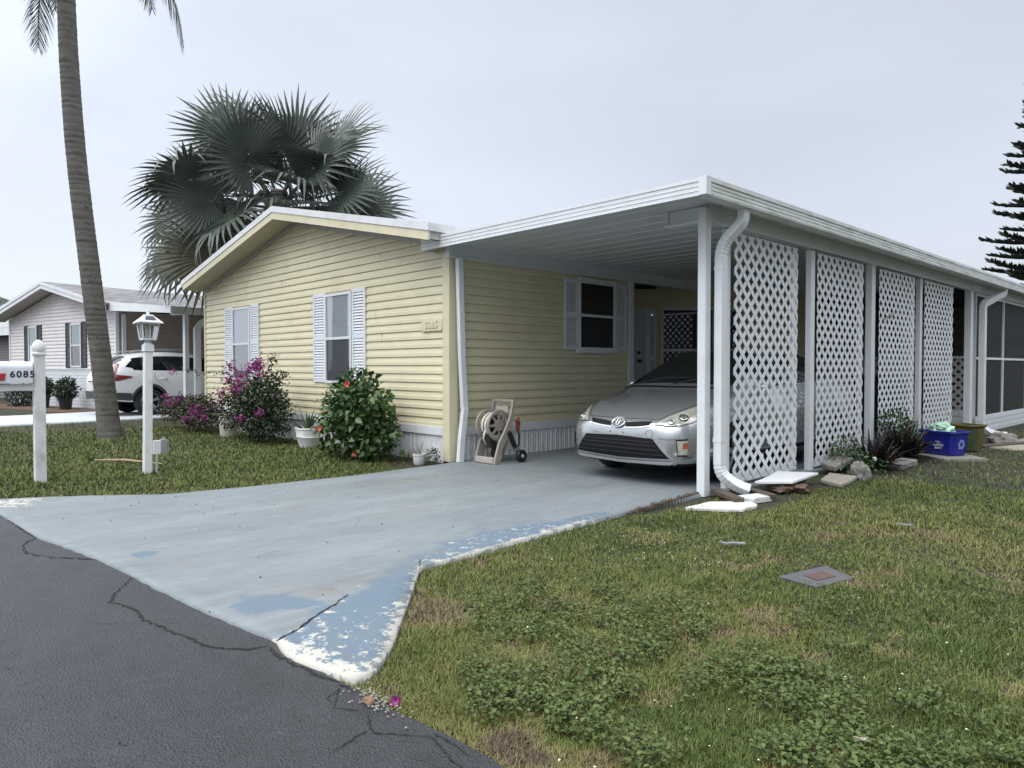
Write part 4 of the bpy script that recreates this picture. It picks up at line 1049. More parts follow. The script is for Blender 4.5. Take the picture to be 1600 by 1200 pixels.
def drape(bvh, rows, off, toward=None):
    out = []
    for r in rows:
        o = []
        for p in r:
            p = Vector(p)
            if toward is not None:
                d = Vector(toward); loc, nrm, i, dist = bvh.ray_cast(p - d * 3, d)
                if loc is None: loc, nrm, i, dist = bvh.find_nearest(p)
            else: loc, nrm, i, dist = bvh.find_nearest(p)
            if toward is not None and nrm.dot(Vector(toward)) > 0: nrm = -nrm
            o.append(loc + nrm * off)
        out.append(o)
    return out
def lerp_rows(top, bot, n, m):
    def at(P, t):
        L = [0]
        for i in range(len(P) - 1): L.append(L[-1] + (Vector(P[i + 1]) - Vector(P[i])).length)
        s = t * L[-1]
        for i in range(len(P) - 1):
            if s <= L[i + 1] + 1e-9: return Vector(P[i]).lerp(Vector(P[i + 1]), (s - L[i]) / max(L[i + 1] - L[i], 1e-9))
        return Vector(P[-1])
    return [[at(top, i / n).lerp(at(bot, i / n), j / m) for i in range(n + 1)] for j in range(m + 1)]
def mirx(P): return [(-x, y, z) for x, y, z in P]
M_silver = pm('silver car paint', (.50, .51, .52), .24, .02, 3, metal=.75, coat=1)
M_whitecar = pm('white car paint', (.70, .72, .74), .25, .02, 3, coat=.5)
M_carglass = pm('dark car glass', (.008, .010, .010), .03, .1, spec=.7)
M_carblack = pm('black trim plastic', (.007, .007, .008), .65, .1, spec=.25)
M_lens = pm('clear headlamp lens', (.55, .55, .47), .10, .35, 22, metal=.35, coat=1, bump=.35, bs=26)
M_lens2 = pm('lamp reflector', (.7, .7, .68), .15, .1, metal=.9)
M_orange = pm('amber lamp', (.42, .09, .03), .3, .1, coat=1)
M_red = pm('dark red lamp', (.16, .008, .008), .12, .1, coat=1)
M_seam = pm('panel gap', (.02, .02, .021), .8)
M_badge = pm('badge dark blue', (.02, .03, .045), .2, .1, coat=1)

def build_wheel(root, x, y, z, r, rim_m, spokes, local=True):
    sg = 1 if x > 0 else -1
    mb = MB(); w = .10
    mb.lathe([(r * .66, -w), (r * .93, -w), (r, -w * .6), (r, w * .6), (r * .95, w * .95), (r * .68, w), (r * .66, w * .8), (r * .66, -w)], (x, y, z), 40, 'x', cap=False)
    wh = obj('wheel', mb, M_rubber, root, smooth=True, local=True, angle=35)
    f = x + sg * w * .86
    mb = MB(); mb.lathe([(r * .67, f - sg * .02), (r * .67, f), (r * .62, f + sg * .004), (r * .60, f - sg * .03)], (0, y, z), 40, 'x', cap=False)
    mb.lathe([(r * .18, f - sg * .03), (r * .17, f - sg * .002), (r * .10, f + sg * .004), (.001, f + sg * .004)], (0, y, z), 24, 'x', cap=False)
    for k in range(spokes):
        a = 2 * math.pi * k / spokes + .3; ca, sa = math.cos(a), math.sin(a)
        def q(rr, t, o): return (f + sg * o, y + (ca * rr - sa * t), z + (sa * rr + ca * t))
        A = [q(r * .12, -r * .07, -.004), q(r * .12, r * .07, -.004), q(r * .63, r * .11, -.006), q(r * .63, -r * .11, -.006)]
        mb.prism(A, (-sg * .022, 0, 0))
    o = obj('rim', mb, rim_m, None, angle=35); o.parent = wh
    mb = MB(); mb.lathe([(r * .64, f - sg * .045), (.001, f - sg * .045)], (0, y, z), 30, 'x', cap=False); o = obj('brake_disc', mb, M_carblack, None); o.parent = wh

# --- silver hatchback under the carport; local frame: nose at y=0, tail +y
ST = [(-.005, .34, .40, .47, .38, .33, .555, .575), (.03, .23, .60, .53, .585, .50, .625, .65), (.13, .185, .715, .60, .70, .58, .695, .725), (.30, .18, .80, .68, .775, .65, .775, .805), (.55, .18, .845, .77, .815, .685, .855, .885),
      (.85, .18, .868, .85, .835, .70, .930, .955), (1.08, .18, .872, .905, .845, .71, .985, 1.005), (1.5, .18, .872, .945, .84, .645, 1.235, 1.265), (1.95, .18, .872, .965, .835, .585, 1.415, 1.45), (2.4, .18, .872, .98, .83, .56, 1.455, 1.49),
      (3.0, .18, .872, 1.0, .82, .55, 1.425, 1.465), (3.55, .19, .868, 1.03, .80, .545, 1.33, 1.375), (4.0, .22, .845, 1.04, .77, .56, 1.20, 1.235), (4.28, .25, .80, .98, .73, .56, 1.07, 1.09), (4.40, .28, .75, .86, .69, .52, .93, .945), (4.455, .36, .62, .70, .58, .42, .77, .78)]
CS = 1.02
A_ = thing('silver_car', 'silver hatchback parked nose out under the carport', 'car', (-4.80, 6.12, 0), 0)
A_.scale = (CS, CS, CS)
WH = {.93: .31, 3.63: .31}
shell = car_shell(ST, WH, .345, .76)
bvh = BVHTree.FromPolygons([v.co for v in shell.vertices], [p.vertices[:] for p in shell.polygons])
def cls(p):
    m = p.material_index; c = p.center
    for wy, wz in WH.items():
        d = math.hypot(c.y - wy, c.z - wz)
        if d < .347 and abs(c.x) > .3 and (abs(p.normal.x) < .3 or abs(c.x) < .55): return 'underbody'
    if p.normal.z < -.75 and c.z < .3: return 'underbody'
    if 46 <= m <= 47: return 'windshield'
    if 27 <= m <= 30 and abs(p.normal.x) > .2: return 'side_glass%d' % (c.x > 0)
    if 50 <= m <= 51: return 'rear_glass'
    return 'body'
pcs = split(shell, cls)
for k, m in pcs.items():
    obj(k.rstrip('01'), m, {'body': M_silver, 'underbody': M_carblack}.get(k, M_carglass), A_, smooth=True, local=True, angle=40)
def dpatch(name, top, bot, mat, off=.004, n=16, m=5, toward=None, parent=None, root=A_, bv=None, thick=0):
    mb = MB(); mb.grid(drape(bv or bvh, lerp_rows(top, bot, n, m), off, toward))
    o = obj(name, mb, mat, None, smooth=True); o.parent = parent or root; return o
def dline(root, bv, pts, w, mat, name='panel_gap', toward=None, off=.002, n=40):
    c = lerp_rows(pts, pts, n, 1)[0]; rows = [[], []]
    for i, p in enumerate(c):
        t = (c[min(i + 1, n)] - c[max(i - 1, 0)]).normalized(); loc, nrm, _, _ = bv.find_nearest(p); s = t.cross(nrm).normalized() * w / 2
        rows[0].append(p + s); rows[1].append(p - s)
    mb = MB(); mb.grid(drape(bv, rows, off, toward)); o = obj(name, mb, mat, None); o.parent = root; return o
FY = (0, 1, 0)
# lower grille with slats and lip
g = dpatch('lower_grille', [(-.44, 0, .49), (0, 0, .505), (.44, 0, .49)], [(-.61, .1, .295), (0, 0, .272), (.61, .1, .295)], M_carblack, .004, 24, 6, FY)
for zz in (.33, .375, .42, .455):
    k = (zz - .28) / .21; xw = .60 - .17 * k
    mb = MB(); rows = drape(bvh, [[(-xw + 2 * xw * i / 20, 0, zz + .006) for i in range(21)], [(-xw + 2 * xw * i / 20, 0, zz - .006) for i in range(21)]], .012, FY); mb.grid(rows); o = obj('grille_slat', mb, pm('grille slat', (.014, .014, .015), .45), None); o.parent = g
dpatch('bumper_lip', [(-.64, .1, .272), (0, 0, .25), (.64, .1, .272)], [(-.60, .1, .238), (0, 0, .222), (.60, .1, .238)], pm('silver lip', (.62, .62, .62), .3, .02, metal=.3), .014, 24, 2, FY)
# slim upper grille openings
for P in ([(.09, 0, .640), (.24, 0, .652), (.40, 0, .662)], ): 
    for f in (lambda q: q, mirx):
        T = f(P); Bt = f([(.10, 0, .598), (.24, 0, .606), (.375, 0, .622)])
        dpatch('upper_grille', T, Bt, M_carblack, .005, 12, 3, FY)
        dpatch('grille_trim', f([(.08, 0, .592), (.24, 0, .600), (.41, 0, .622)]), f([(.085, 0, .578), (.24, 0, .588), (.44, 0, .612)]), M_chrome, .007, 12, 1, FY)
# emblem: oval ring with three crossing ovals
loc, nrm, _, _ = bvh.ray_cast(Vector((0, -3, .632)), Vector(FY)); ec = loc + nrm * .012; ex = Vector((1, 0, 0)); ey = nrm.cross(ex); ey = ey if ey.z > 0 else -ey
def oval(mb, cx_, cy_, a, b, r, z=0, n=36): mb.tube([ec + ex * (cx_ + a * math.cos(2 * math.pi * i / n)) + ey * (cy_ + b * math.sin(2 * math.pi * i / n)) + nrm * z for i in range(n + 1)], r, 6, cap=False)
mb = MB(); pts = [ec + ex * .078 * math.cos(2 * math.pi * i / 36) + ey * .060 * math.sin(2 * math.pi * i / 36) for i in range(36)]; mb.prism(pts, nrm * -.03)
em = obj('emblem', mb, M_badge, A_, local=True)
mb = MB(); oval(mb, 0, 0, .080, .062, .0065); oval(mb, 0, .024, .058, .022, .0048, .004); oval(mb, 0, -.002, .019, .046, .0048, .005); o = obj('emblem_ring', mb, M_chrome, None, smooth=True); o.parent = em
# headlamps wrap from the grille onto the wing
for f in (lambda q: q, mirx):
    T = f([(.44, .06, .632), (.50, .10, .70), (.57, .2, .765), (.65, .34, .825), (.72, .55, .865)]); Bt = f([(.44, .06, .628), (.56, .10, .612), (.66, .15, .625), (.74, .27, .665), (.80, .45, .745)])
    hl = dpatch('headlamp', T, Bt, M_lens, .006, 18, 8)
    for c_, r_, m_ in (((.665, .235, .70), .042, M_lens2), ((.585, .13, .66), .034, M_lens2)):
        l_, n_, _, _ = bvh.find_nearest(Vector(f([c_])[0])); mb = MB(); t1 = n_.orthogonal().normalized(); t2 = n_.cross(t1)
        rows = [[l_ + n_ * (.009 + h_) + (t1 * math.cos(a_ * .3142) + t2 * math.sin(a_ * .3142)) * r_ * k_ for a_ in range(20)] for k_, h_ in ((1, 0), (.92, .004), (.7, .006), (.35, .0075), (.02, .008))]
        mb.grid(rows, close=True); o = obj('projector', mb, m_, None, smooth=True); o.parent = hl
        mb = MB(); mb.tube([l_ + n_ * .012 + (t1 * math.cos(a_ * .3142) + t2 * math.sin(a_ * .3142)) * r_ * 1.02 for a_ in range(21)], .005, 6, cap=False); o = obj('projector_ring', mb, M_carblack if r_ > .04 else M_chrome, None); o.parent = hl
    o = dpatch('turn_lamp', f([(.752, .33, .725), (.768, .38, .742)]), f([(.76, .33, .69), (.78, .38, .71)]), M_orange, .010, 4, 4, None, hl)
    dline(A_, bvh, f([(.42, .05, .622), (.56, .10, .604), (.67, .15, .617), (.75, .27, .657), (.81, .45, .74)]), .008, M_seam)
    # fog lamp in a dark pocket with a crease above it
    fg = dpatch('fog_lamp_bezel', f([(.655, .1, .490), (.735, .2, .497)]), f([(.685, .1, .315), (.725, .2, .322)]), M_carblack, .005, 6, 6)
    o = dpatch('fog_lamp', f([(.668, .1, .475), (.726, .2, .482)]), f([(.692, .1, .335), (.720, .2, .340)]), M_lens, .010, 6, 6, None, fg)
    o = dpatch('fog_turn_lamp', f([(.700, .15, .455), (.722, .2, .460)]), f([(.703, .15, .40), (.719, .2, .405)]), M_orange, .013, 4, 3, None, fg)
    dline(A_, bvh, f([(.50, .03, .492), (.60, .08, .487), (.70, .14, .492)]), .016, pm('crease shade', (.20, .20, .21), .4), 'crease')
    # doors, handles, mirror
    dline(A_, bvh, f([(.87, 1.24, .28), (.87, 1.22, .6), (.84, 1.26, .93)]), .007, M_seam); dline(A_, bvh, f([(.87, 2.28, .28), (.87, 2.28, .6), (.83, 2.30, .96)]), .007, M_seam); dline(A_, bvh, f([(.87, 3.2, .5), (.85, 3.3, .8), (.81, 3.32, .99)]), .007, M_seam)
    dline(A_, bvh, f([(.87, 1.25, .27), (.87, 2.3, .27), (.87, 3.2, .28)]), .010, M_seam)
    dpatch('side_sill', f([(.86, 1.28, .26), (.86, 3.3, .26)]), f([(.85, 1.28, .20), (.85, 3.3, .20)]), M_carblack, .006, 20, 2)
    for yy in (2.05, 3.05):
        mb = MB(); l_, n_, _, _ = bvh.find_nearest(Vector(f([(.87, yy, .80)])[0])); mb.tube([l_ + n_ * .002 + Vector((0, -.09, 0)), l_ + n_ * .035 + Vector((0, -.07, 0)), l_ + n_ * .038, l_ + n_ * .035 + Vector((0, .07, 0)), l_ + n_ * .002 + Vector((0, .09, 0))], .013, 8); obj('door_handle', mb, M_silver, A_, smooth=True, local=True)
    sx = 1 if f([(1, 0, 0)])[0][0] > 0 else -1
    mb = MB(); mb.lathe([(.001, -.10), (.06, -.095), (.085, -.05), (.09, .02), (.085, .06), (.001, .065)], (0, 0, 0), 18, 'y', cap=False); mb.v = [(sx * (.90 + x * .8), 1.50 + y * .8, 1.0 + z * .7) for x, y, z in mb.v]; mb.bar((sx * .80, 1.50, .955), (sx * .86, 1.50, .985), .06, .04); obj('mirror', mb, M_silver, A_, smooth=True, local=True)
    dline(A_, bvh, f([(.46, .085, .70), (.56, .24, .775), (.665, .50, .856), (.70, .85, .935), (.70, 1.05, .985)]), .006, M_seam)
dline(A_, bvh, [(-.46, .085, .70), (-.2, .07, .695), (0, .065, .692), (.2, .07, .695), (.46, .085, .70)], .006, M_seam)
dline(A_, bvh, [(-.71, 1.05, .97), (-.4, 1.02, .998), (0, 1.0, 1.0), (.4, 1.02, .998), (.71, 1.05, .97)], .05, M_carblack, 'cowl')
for xx in (-.085, .085):
    l_, n_, _, _ = bvh.ray_cast(Vector((xx - .01, -3, .535)), Vector(FY)); mb = MB(); mb.lathe([(.008, -.004), (.008, .002)], l_, 10, 'y'); obj('plate_screw_hole', mb, M_black, A_, local=True)
l_, n_, _, _ = bvh.ray_cast(Vector((.40, -3, .535)), Vector(FY))
cc = [(.40 + .042 * math.cos(i * .3491), 0, .535 + .042 * math.sin(i * .3491)) for i in range(19)]
dline(A_, bvh, cc, .003, M_seam, 'tow_eye_cover', FY)
for a, b in (((-.55, 1.06, 1.0), (.15, 1.22, 1.10)), ((.0, 1.05, 1.01), (.55, 1.22, 1.09))):
    mb = MB(); A = bvh.find_nearest(Vector(a)); Bn = bvh.find_nearest(Vector(b)); mb.tube([A[0] + A[1] * .02, A[0].lerp(Bn[0], .5) + Vector((0, -.02, .045)), Bn[0] + Bn[1] * .012], .008, 6); obj('wiper', mb, M_black, A_, local=True)
for wy, wz in WH.items():
    for sx in (-1, 1): build_wheel(A_, sx * .765, wy, wz, .315, M_alu, 5)

# --- white suv at the neighbour's; built nose first, then turned round
SV = [(0, .38, .50, .72, .48, .42, .86, .88), (.05, .30, .74, .80, .72, .58, .92, .95), (.25, .27, .86, .92, .83, .68, 1.00, 1.03), (.8, .26, .92, 1.00, .88, .72, 1.07, 1.10), (1.35, .26, .928, 1.05, .89, .74, 1.13, 1.16), (1.75, .26, .928, 1.07, .885, .68, 1.40, 1.43), (2.15, .26, .928, 1.08, .88, .625, 1.59, 1.625), (2.7, .26, .928, 1.09, .88, .61, 1.645, 1.68), (3.4, .27, .928, 1.11, .875, .60, 1.63, 1.67), (3.95, .30, .925, 1.14, .87, .59, 1.56, 1.61), (4.3, .34, .91, 1.16, .85, .60, 1.40, 1.44), (4.47, .36, .89, 1.08, .82, .66, 1.20, 1.22), (4.56, .38, .85, .95, .80, .68, 1.05, 1.07), (4.60, .42, .80, .82, .75, .64, .92, .94)]
U_ = thing('white_suv', 'white sport utility car seen from its rear corner under the carport of the pink house', 'car', (-21.15, 9.42, 0), R(180 + 3))
WU = {.88: .355, 3.54: .355}
shell = car_shell(SV, WU, .40, .80)
bvu = BVHTree.FromPolygons([v.co for v in shell.vertices], [p.vertices[:] for p in shell.polygons])
def clsu(p):
    m = p.material_index; c = p.center
    for wy, wz in WU.items():
        d = math.hypot(c.y - wy, c.z - wz)
        if d < .402 and abs(c.x) > .3 and (abs(p.normal.x) < .3 or abs(c.x) < .6): return 'underbody'
    if p.normal.z < -.75 and c.z < .4: return 'underbody'
    if 44 <= m <= 45: return 'windshield'
    if 25 <= m <= 28 and abs(p.normal.x) > .2: return 'side_glass%d' % (c.x > 0)
    if 49 <= m <= 50 and p.normal.y > .3: return 'rear_glass'
    return 'body'
for k, m in split(shell, clsu).items():
    obj(k.rstrip('01'), m, {'body': M_whitecar, 'underbody': M_carblack, 'cladding': pm('grey cladding', (.045, .047, .05), .6, .1)}.get(k, M_carglass), U_, smooth=True, local=True, angle=40)
for f in (lambda q: q, mirx):
    mk = lambda *a, **k: dpatch(*a, root=U_, bv=bvu, **k)
    mk('tail_lamp', f([(.80, 4.46, 1.06), (.88, 4.25, 1.05), (.89, 3.95, 1.01)]), f([(.80, 4.56, .90), (.89, 4.3, .90), (.90, 3.98, .985)]), M_red, off=.012, n=12, m=4)
    mk('tail_lamp', f([(.66, 4.30, 1.42), (.72, 4.22, 1.38)]), f([(.78, 4.50, 1.05), (.86, 4.36, 1.05)]), M_red, off=.012, n=4, m=10)
    mk('quarter_glass', f([(.78, 3.75, 1.42), (.72, 3.95, 1.46)]), f([(.86, 3.72, 1.17), (.82, 4.10, 1.30)]), M_carglass, off=.006, n=6, m=6)
    dline(U_, bvu, f([(.93, 2.55, .5), (.93, 2.55, .9), (.88, 2.57, 1.08)]), .008, M_seam); dline(U_, bvu, f([(.93, 3.2, .75), (.92, 3.4, .95), (.87, 3.42, 1.11)]), .008, M_seam)
    for wy, wz in WU.items(): dline(U_, bvu, f([(.93, wy + .43 * math.cos(a_), wz + .43 * math.sin(a_)) for a_ in [math.pi * k_ / 14 for k_ in range(15)]]), .085, MATS.get('grey cladding') or pm('grey cladding', (.045, .047, .05), .6, .1), 'arch_trim', None, .006, 40)
    dpatch('side_cladding', f([(.93, 1.35, .47), (.93, 3.07, .47)]), f([(.90, 1.35, .29), (.90, 3.07, .29)]), MATS['grey cladding'], .008, 24, 4, root=U_, bv=bvu)
    dpatch('bumper_cladding', f([(.93, 3.99, .58), (.90, 4.35, .60), (.82, 4.55, .62), (.4, 4.62, .62), (0, 4.63, .62)]), f([(.92, 3.99, .34), (.88, 4.4, .36), (.8, 4.55, .40), (.4, 4.6, .42), (0, 4.6, .42)]), MATS['grey cladding'], .010, 30, 5, root=U_, bv=bvu)
    for yy in (2.3, 3.2):
        mb = MB(); l_, n_, _, _ = bvu.find_nearest(Vector(f([(.93, yy, .95)])[0])); mb.tube([l_ + Vector((0, -.1, 0)), l_ + n_ * .04, l_ + Vector((0, .1, 0))], .016, 8); obj('door_handle', mb, M_whitecar, U_, smooth=True, local=True)
    mb = MB(); s_ = f([(1, 0, 0)])[0][0]; mb.tube([(s_ * .60, 2.2, 1.64), (s_ * .60, 2.35, 1.72), (s_ * .59, 3.2, 1.73), (s_ * .58, 3.85, 1.66), (s_ * .58, 3.95, 1.60)], .017, 8); obj('roof_rail', mb, pm('grey rail', (.3, .3, .31), .4), U_, smooth=True, local=True)
mb = MB(); mb.box(-.26, 4.60, .66, .26, 4.625, .82); pt = obj('licence_plate', mb, pm('pale plate', (.55, .57, .52), .5, .2, 25), U_, local=True, bevel=.004)
mb = MB(); mb.box(-.4, 4.615, .86, .4, 4.632, .895); obj('tailgate_trim', mb, M_chrome, U_, local=True)
mb = MB(); mb.lathe([(.05, 4.56), (.06, 4.60), (.03, 4.606)], (0, 0, 1.0), 16, 'y'); obj('emblem', mb, M_chrome, U_, local=True)
for wy, wz in WU.items():
    for sx in (-1, 1): build_wheel(U_, sx * .80, wy, wz, .36, M_alu, 5)

# ------------------------------------------------------------------ palms and trees
def trunk_mesh(path, radii, n=20, ring=.10, amp=.012, seed=0):
    """ringed palm trunk swept along path (list of points, top last)"""
    P = [Vector(p) for p in path]; L = [0]
    for i in range(len(P) - 1): L.append(L[-1] + (P[i + 1] - P[i]).length)
    T = L[-1]; r = random.Random(seed); rows = []; s = 0.0
    def at(s):
        for i in range(len(P) - 1):
            if s <= L[i + 1] + 1e-9:
                t = (s - L[i]) / (L[i + 1] - L[i])
                p0, p1, p2, p3 = P[max(i - 1, 0)], P[i], P[i + 1], P[min(i + 2, len(P) - 1)]
                return .5 * ((2 * p1) + (p2 - p0) * t + (2 * p0 - 5 * p1 + 4 * p2 - p3) * t * t + (3 * p1 - p0 - 3 * p2 + p3) * t ** 3), radii[i] + (radii[i + 1] - radii[i]) * t
        return P[-1], radii[-1]
    while s < T:
        h = ring * r.uniform(.7, 1.3); a = r.uniform(.4, 1.2) * amp
        for f, g in ((0, 1), (.55, .35), (.92, 0)):
            q, rad = at(min(s + h * f, T)); rows.append([q + Vector((math.cos(2 * math.pi * j / n), math.sin(2 * math.pi * j / n), 0)) * (rad + a * g + r.uniform(-.002, .002)) for j in range(n)])
        s += h
    mb = MB(); mb.grid(rows, close=True); return mb
M_trunk = pm('grey palm bark', (.120, .113, .102), .9, .25, 7, bump=.9, bs=22, dirt=(.20, .195, .18), ds=3, da=.5, dthr=(.5, .7), stretch=(1, 1, 2.2))
M_frond = pm('palm leaflets', (.055, .07, .04), .55, .25, 5)
def pinnate(mb, base, az, el, L, droop, nl=70, ll=.6, hang=.8, seed=0):
    r = random.Random(seed); d = Vector((math.cos(az) * math.cos(el), math.sin(az) * math.cos(el), math.sin(el))); P = []; p = Vector(base); n = 26
    for i in range(n + 1):
        P.append(p.copy()); t = i / n; d = (d + Vector((0, 0, -droop / n * (.5 + 1.6 * t)))).normalized(); p = p + d * L / n
    mb.tube(P, [.028 * (1 - .85 * i / n) for i in range(n + 1)], 6)
    for k in range(nl):
        t = .12 + .88 * k / nl; i = min(int(t * n), n - 1); f = t * n - i; q = P[i].lerp(P[i + 1], f); dd = (P[i + 1] - P[i]).normalized(); sd = dd.cross(Vector((0, 0, 1)))
        sd = sd.normalized() if sd.length > .01 else Vector((1, 0, 0))
        for s in (-1, 1):
            l = ll * (math.sin(math.pi * min(1, .12 + t * .85)) ** .6) * r.uniform(.8, 1.1); g = (sd * s * r.uniform(.5, .8) + dd * r.uniform(.45, .8) + Vector((0, 0, r.uniform(-.1, .2) - hang * .4))).normalized()
            w = dd * .012; m = q + g * l * .5 + Vector((0, 0, -.05 * hang)); e = q + g * l * .85 + Vector((0, 0, -l * .35 * hang))
            mb.add([q - w, q + w, m + w * 1.1, e, m - w * 1.1], [(0, 1, 2, 4), (4, 2, 3)])
K_ = thing('coconut_palm', 'tall grey coconut palm trunk leaning over the front lawn', 'palm tree', (-14.12, 3.5, -.035))
pth = [(-14.12, 3.51, -.05), (-14.16, 3.48, .35), (-14.27, 3.41, 1.41), (-14.44, 3.29, 3.01), (-14.63, 3.15, 4.95), (-14.75, 3.08, 6.66), (-14.81, 3.06, 7.81), (-14.87, 3.04, 9.0), (-14.90, 3.03, 9.4)]
obj('trunk', trunk_mesh(pth, [.215, .182, .168, .163, .158, .152, .143, .13, .11], 24, .11, .005), M_trunk, K_, angle=50)
mb = MB(); rr = random.Random(5)          # woodpecker holes and scars
for k in range(46):
    t = rr.uniform(.4, 4.3); i = 2 if t < 1.41 else (2 if t < 3.0 else 3)
    a, b = [Vector(p) for p in ((pth[1], pth[2]) if t < 1.41 else ((pth[2], pth[3]) if t < 3.01 else (pth[3], pth[4])))]; f = (t - a.z) / (b.z - a.z); q = a.lerp(b, f); an = rr.uniform(-1.9, .9); rd = .171 - .003 * t + (.015 if t < .9 else .002)
    o_ = Vector((math.cos(an), math.sin(an), 0)); u = Vector((-o_.y, o_.x, 0)); c = q + o_ * rd; s = rr.uniform(.006, .013)
    mb.prism([c + u * s * math.cos(j * 1.047) + Vector((0, 0, s * 1.1 * math.sin(j * 1.047))) for j in range(6)], o_ * -.01)
obj('bark_hole', mb, M_crack, K_)
for k, (az, el, L, dr_) in enumerate(((3.2, .25, 2.9, 3.1), (1.43, .32, 3.2, 2.8), (-.9, .9, 3.0, 2.2), (2.2, .8, 3.1, 2.3), (1.4, 1.0, 3.0, 2.2), (-1.7, .7, 3.1, 2.4), (3.0, .75, 3.1, 2.5), (0.1, 1.2, 2.8, 1.9))):
    mb = MB(); pinnate(mb, (-14.90, 3.03, 9.3), az, el, L, dr_, 80, .62, 1.0, k); obj('frond', mb, M_frond, K_)

def fan_leaf(mb, M, Lp, Rr, r, nseg=40, spread=155, fold=.30, droop=.28):
    """costapalmate fan; local x along the petiole, z up"""
    pts = [M @ Vector((Lp * t, 0, -.10 * Lp * t * t)) for t in (0, .25, .5, .75, 1)]
    mb.tube(pts, [.045, .038, .032, .028, .022], 6)
    hx, hz = Lp, -.10 * Lp; da = 2 * R(spread) / nseg
    for i in range(nseg):
        a = -R(spread) + da * (i + .5); Rl = Rr * (1 - .22 * (abs(a) / R(spread)) ** 2) * r.uniform(.90, 1.06); tan = math.tan(da / 2) * 1.04
        dead = r.random() < .05; kink = r.uniform(.55, .8) if r.random() < .22 else 9; dz_extra = r.uniform(.25, .6)
        cup = fold * (.3 + .7 * abs(math.sin(a / 2)))
        rows = []
        for t in (.04, .25, .5, .68, .84, 1.0):
            rr_ = Rl * t; w = rr_ * tan if t <= .5 else (Rl * .5 * tan) * (1 - t ** 2.2) / (1 - .5 ** 2.2)
            z = cup * rr_ * .55 - droop * Rl * max(0, t - .35) ** 2 * (1 + .5 * r.random()) - .16 * rr_ * math.cos(a) * t
            if t > kink: z -= dz_extra * Rl * (t - kink) * 1.6; rr_ *= 1 - .25 * (t - kink)
            c = Vector((hx + rr_ * math.cos(a), rr_ * math.sin(a), hz + z)); s = Vector((-math.sin(a), math.cos(a), 0)) * w; pl_ = .45 * w * (1 if i % 1 == 0 else -1)
            rows.append((M @ (c - s + Vector((0, 0, pl_))), M @ c, M @ (c + s + Vector((0, 0, pl_)))))
        vs = [p for q in rows for p in q]; fs = []
        for k in range(len(rows) - 1):
            o = k * 3; fs += [(o, o + 1, o + 4, o + 3), (o + 1, o + 2, o + 5, o + 4)]
        mb.add(vs, fs)
M_bis = pm('silver green fan leaves', (.080, .100, .082), .42, .35, 1.6, dirt=(.155, .168, .148), ds=1.1, da=.6, dthr=(.45, .7), spec=.35)
M_bisd = pm('older brown green fan leaves', (.105, .10, .06), .6, .25, 2)
PBX, PBY = -17.2, 8.15
Y_ = thing('fan_palm', 'big silver green fan palm rising behind the yellow house', 'palm tree', (PBX, PBY, -.035))
obj('trunk', trunk_mesh([(PBX, PBY, -.05), (PBX, PBY, 2), (PBX + .05, PBY, 4.2), (PBX + .05, PBY, 5.7)], [.30, .24, .22, .2], 20, .12, .02), M_trunk, Y_, angle=50)
r = random.Random(21)
def fan_at(az, el, Lp, Rr, roll, pitch, mat, dr=.28):
    M = Matrix.Translation((PBX + .05 + .12 * math.cos(az), PBY + .12 * math.sin(az), 5.25)) @ Matrix.Rotation(az, 4, 'Z') @ Matrix.Rotation(-el, 4, 'Y') @ Matrix.Rotation(roll, 4, 'X')
    M2 = Matrix.Translation((Lp, 0, -.1 * Lp)) @ Matrix.Rotation(pitch, 4, 'Y') @ Matrix.Translation((-Lp, 0, .1 * Lp))
    mb = MB(); fan_leaf(mb, M @ M2, Lp, Rr, r, droop=dr); obj('frond', mb, mat, Y_)
k = 0
for ring, (el, n, Lp, pit) in enumerate(((1.1, 3, 1.3, .1), (.75, 4, 1.55, .25), (.3, 5, 1.8, .3), (-.2, 6, 1.8, .35), (-.6, 6, 1.7, .35))):
    for j in range(n):
        az = 2 * math.pi * j / n + ring * .41 + r.uniform(-.2, .2)
        fan_at(az, el + r.uniform(-.13, .13), Lp * r.uniform(.9, 1.1), r.uniform(1.35, 1.62), r.choice((-1, 1)) * r.uniform(.2, 1.15), pit + r.uniform(-.1, .45), M_bisd if (ring >= 4 and r.random() < .25) else M_bis, .10 + .07 * ring)
        k += 1

# big fans that turn their faces to the street
CR = Vector((PBX + .05, PBY, 5.25)); PXM = .0164; TOC = Vector((.90, -.42, -.12)).normalized()
for hx, hy, rad, dep in ((352, 218, 1.45, .5), (398, 212, 1.6, -.2), (452, 232, 1.5, .3), (500, 238, 1.55, .7), (470, 268, 1.7, 1.1), (385, 262, 1.7, 1.0), (305, 268, 1.5, .2), (540, 318, 1.5, .2), (330, 318, 1.6, 1.2), (262, 335, 1.5, -.2), (430, 318, 1.5, 1.5), (275, 388, 1.5, .5), (325, 396, 1.5, 1.1), (505, 300, 1.5, 1.2), (246, 378, 1.35, -.6), (575, 320, .95, -.7)):
    d = Vector(((hx - 800) * .688, (hx - 800) * .726, 0)); hub = CR + RT * ((hx - 425) * PXM) + Vector((0, 0, (325 - hy) * PXM)) + TOC * dep
    a = (hub - CR); Lp = max(.5, a.length); a.normalize()
    n = (TOC * r.uniform(.5, .9) + Vector((0, 0, r.uniform(.25, .7))) + RT * r.uniform(-.35, .35)); n = (n - a * n.dot(a)).normalized(); yv = n.cross(a)
    M = Matrix((a, yv, n)).transposed().to_4x4(); M.translation = CR
    mb = MB(); fan_leaf(mb, M, Lp, rad, r, droop=.12 if hy < 330 else .3, spread=r.uniform(115, 150), fold=r.uniform(.15, .4)); obj('frond', mb, M_bisd if (hy > 370 and r.random() < .25) else M_bis, Y_)

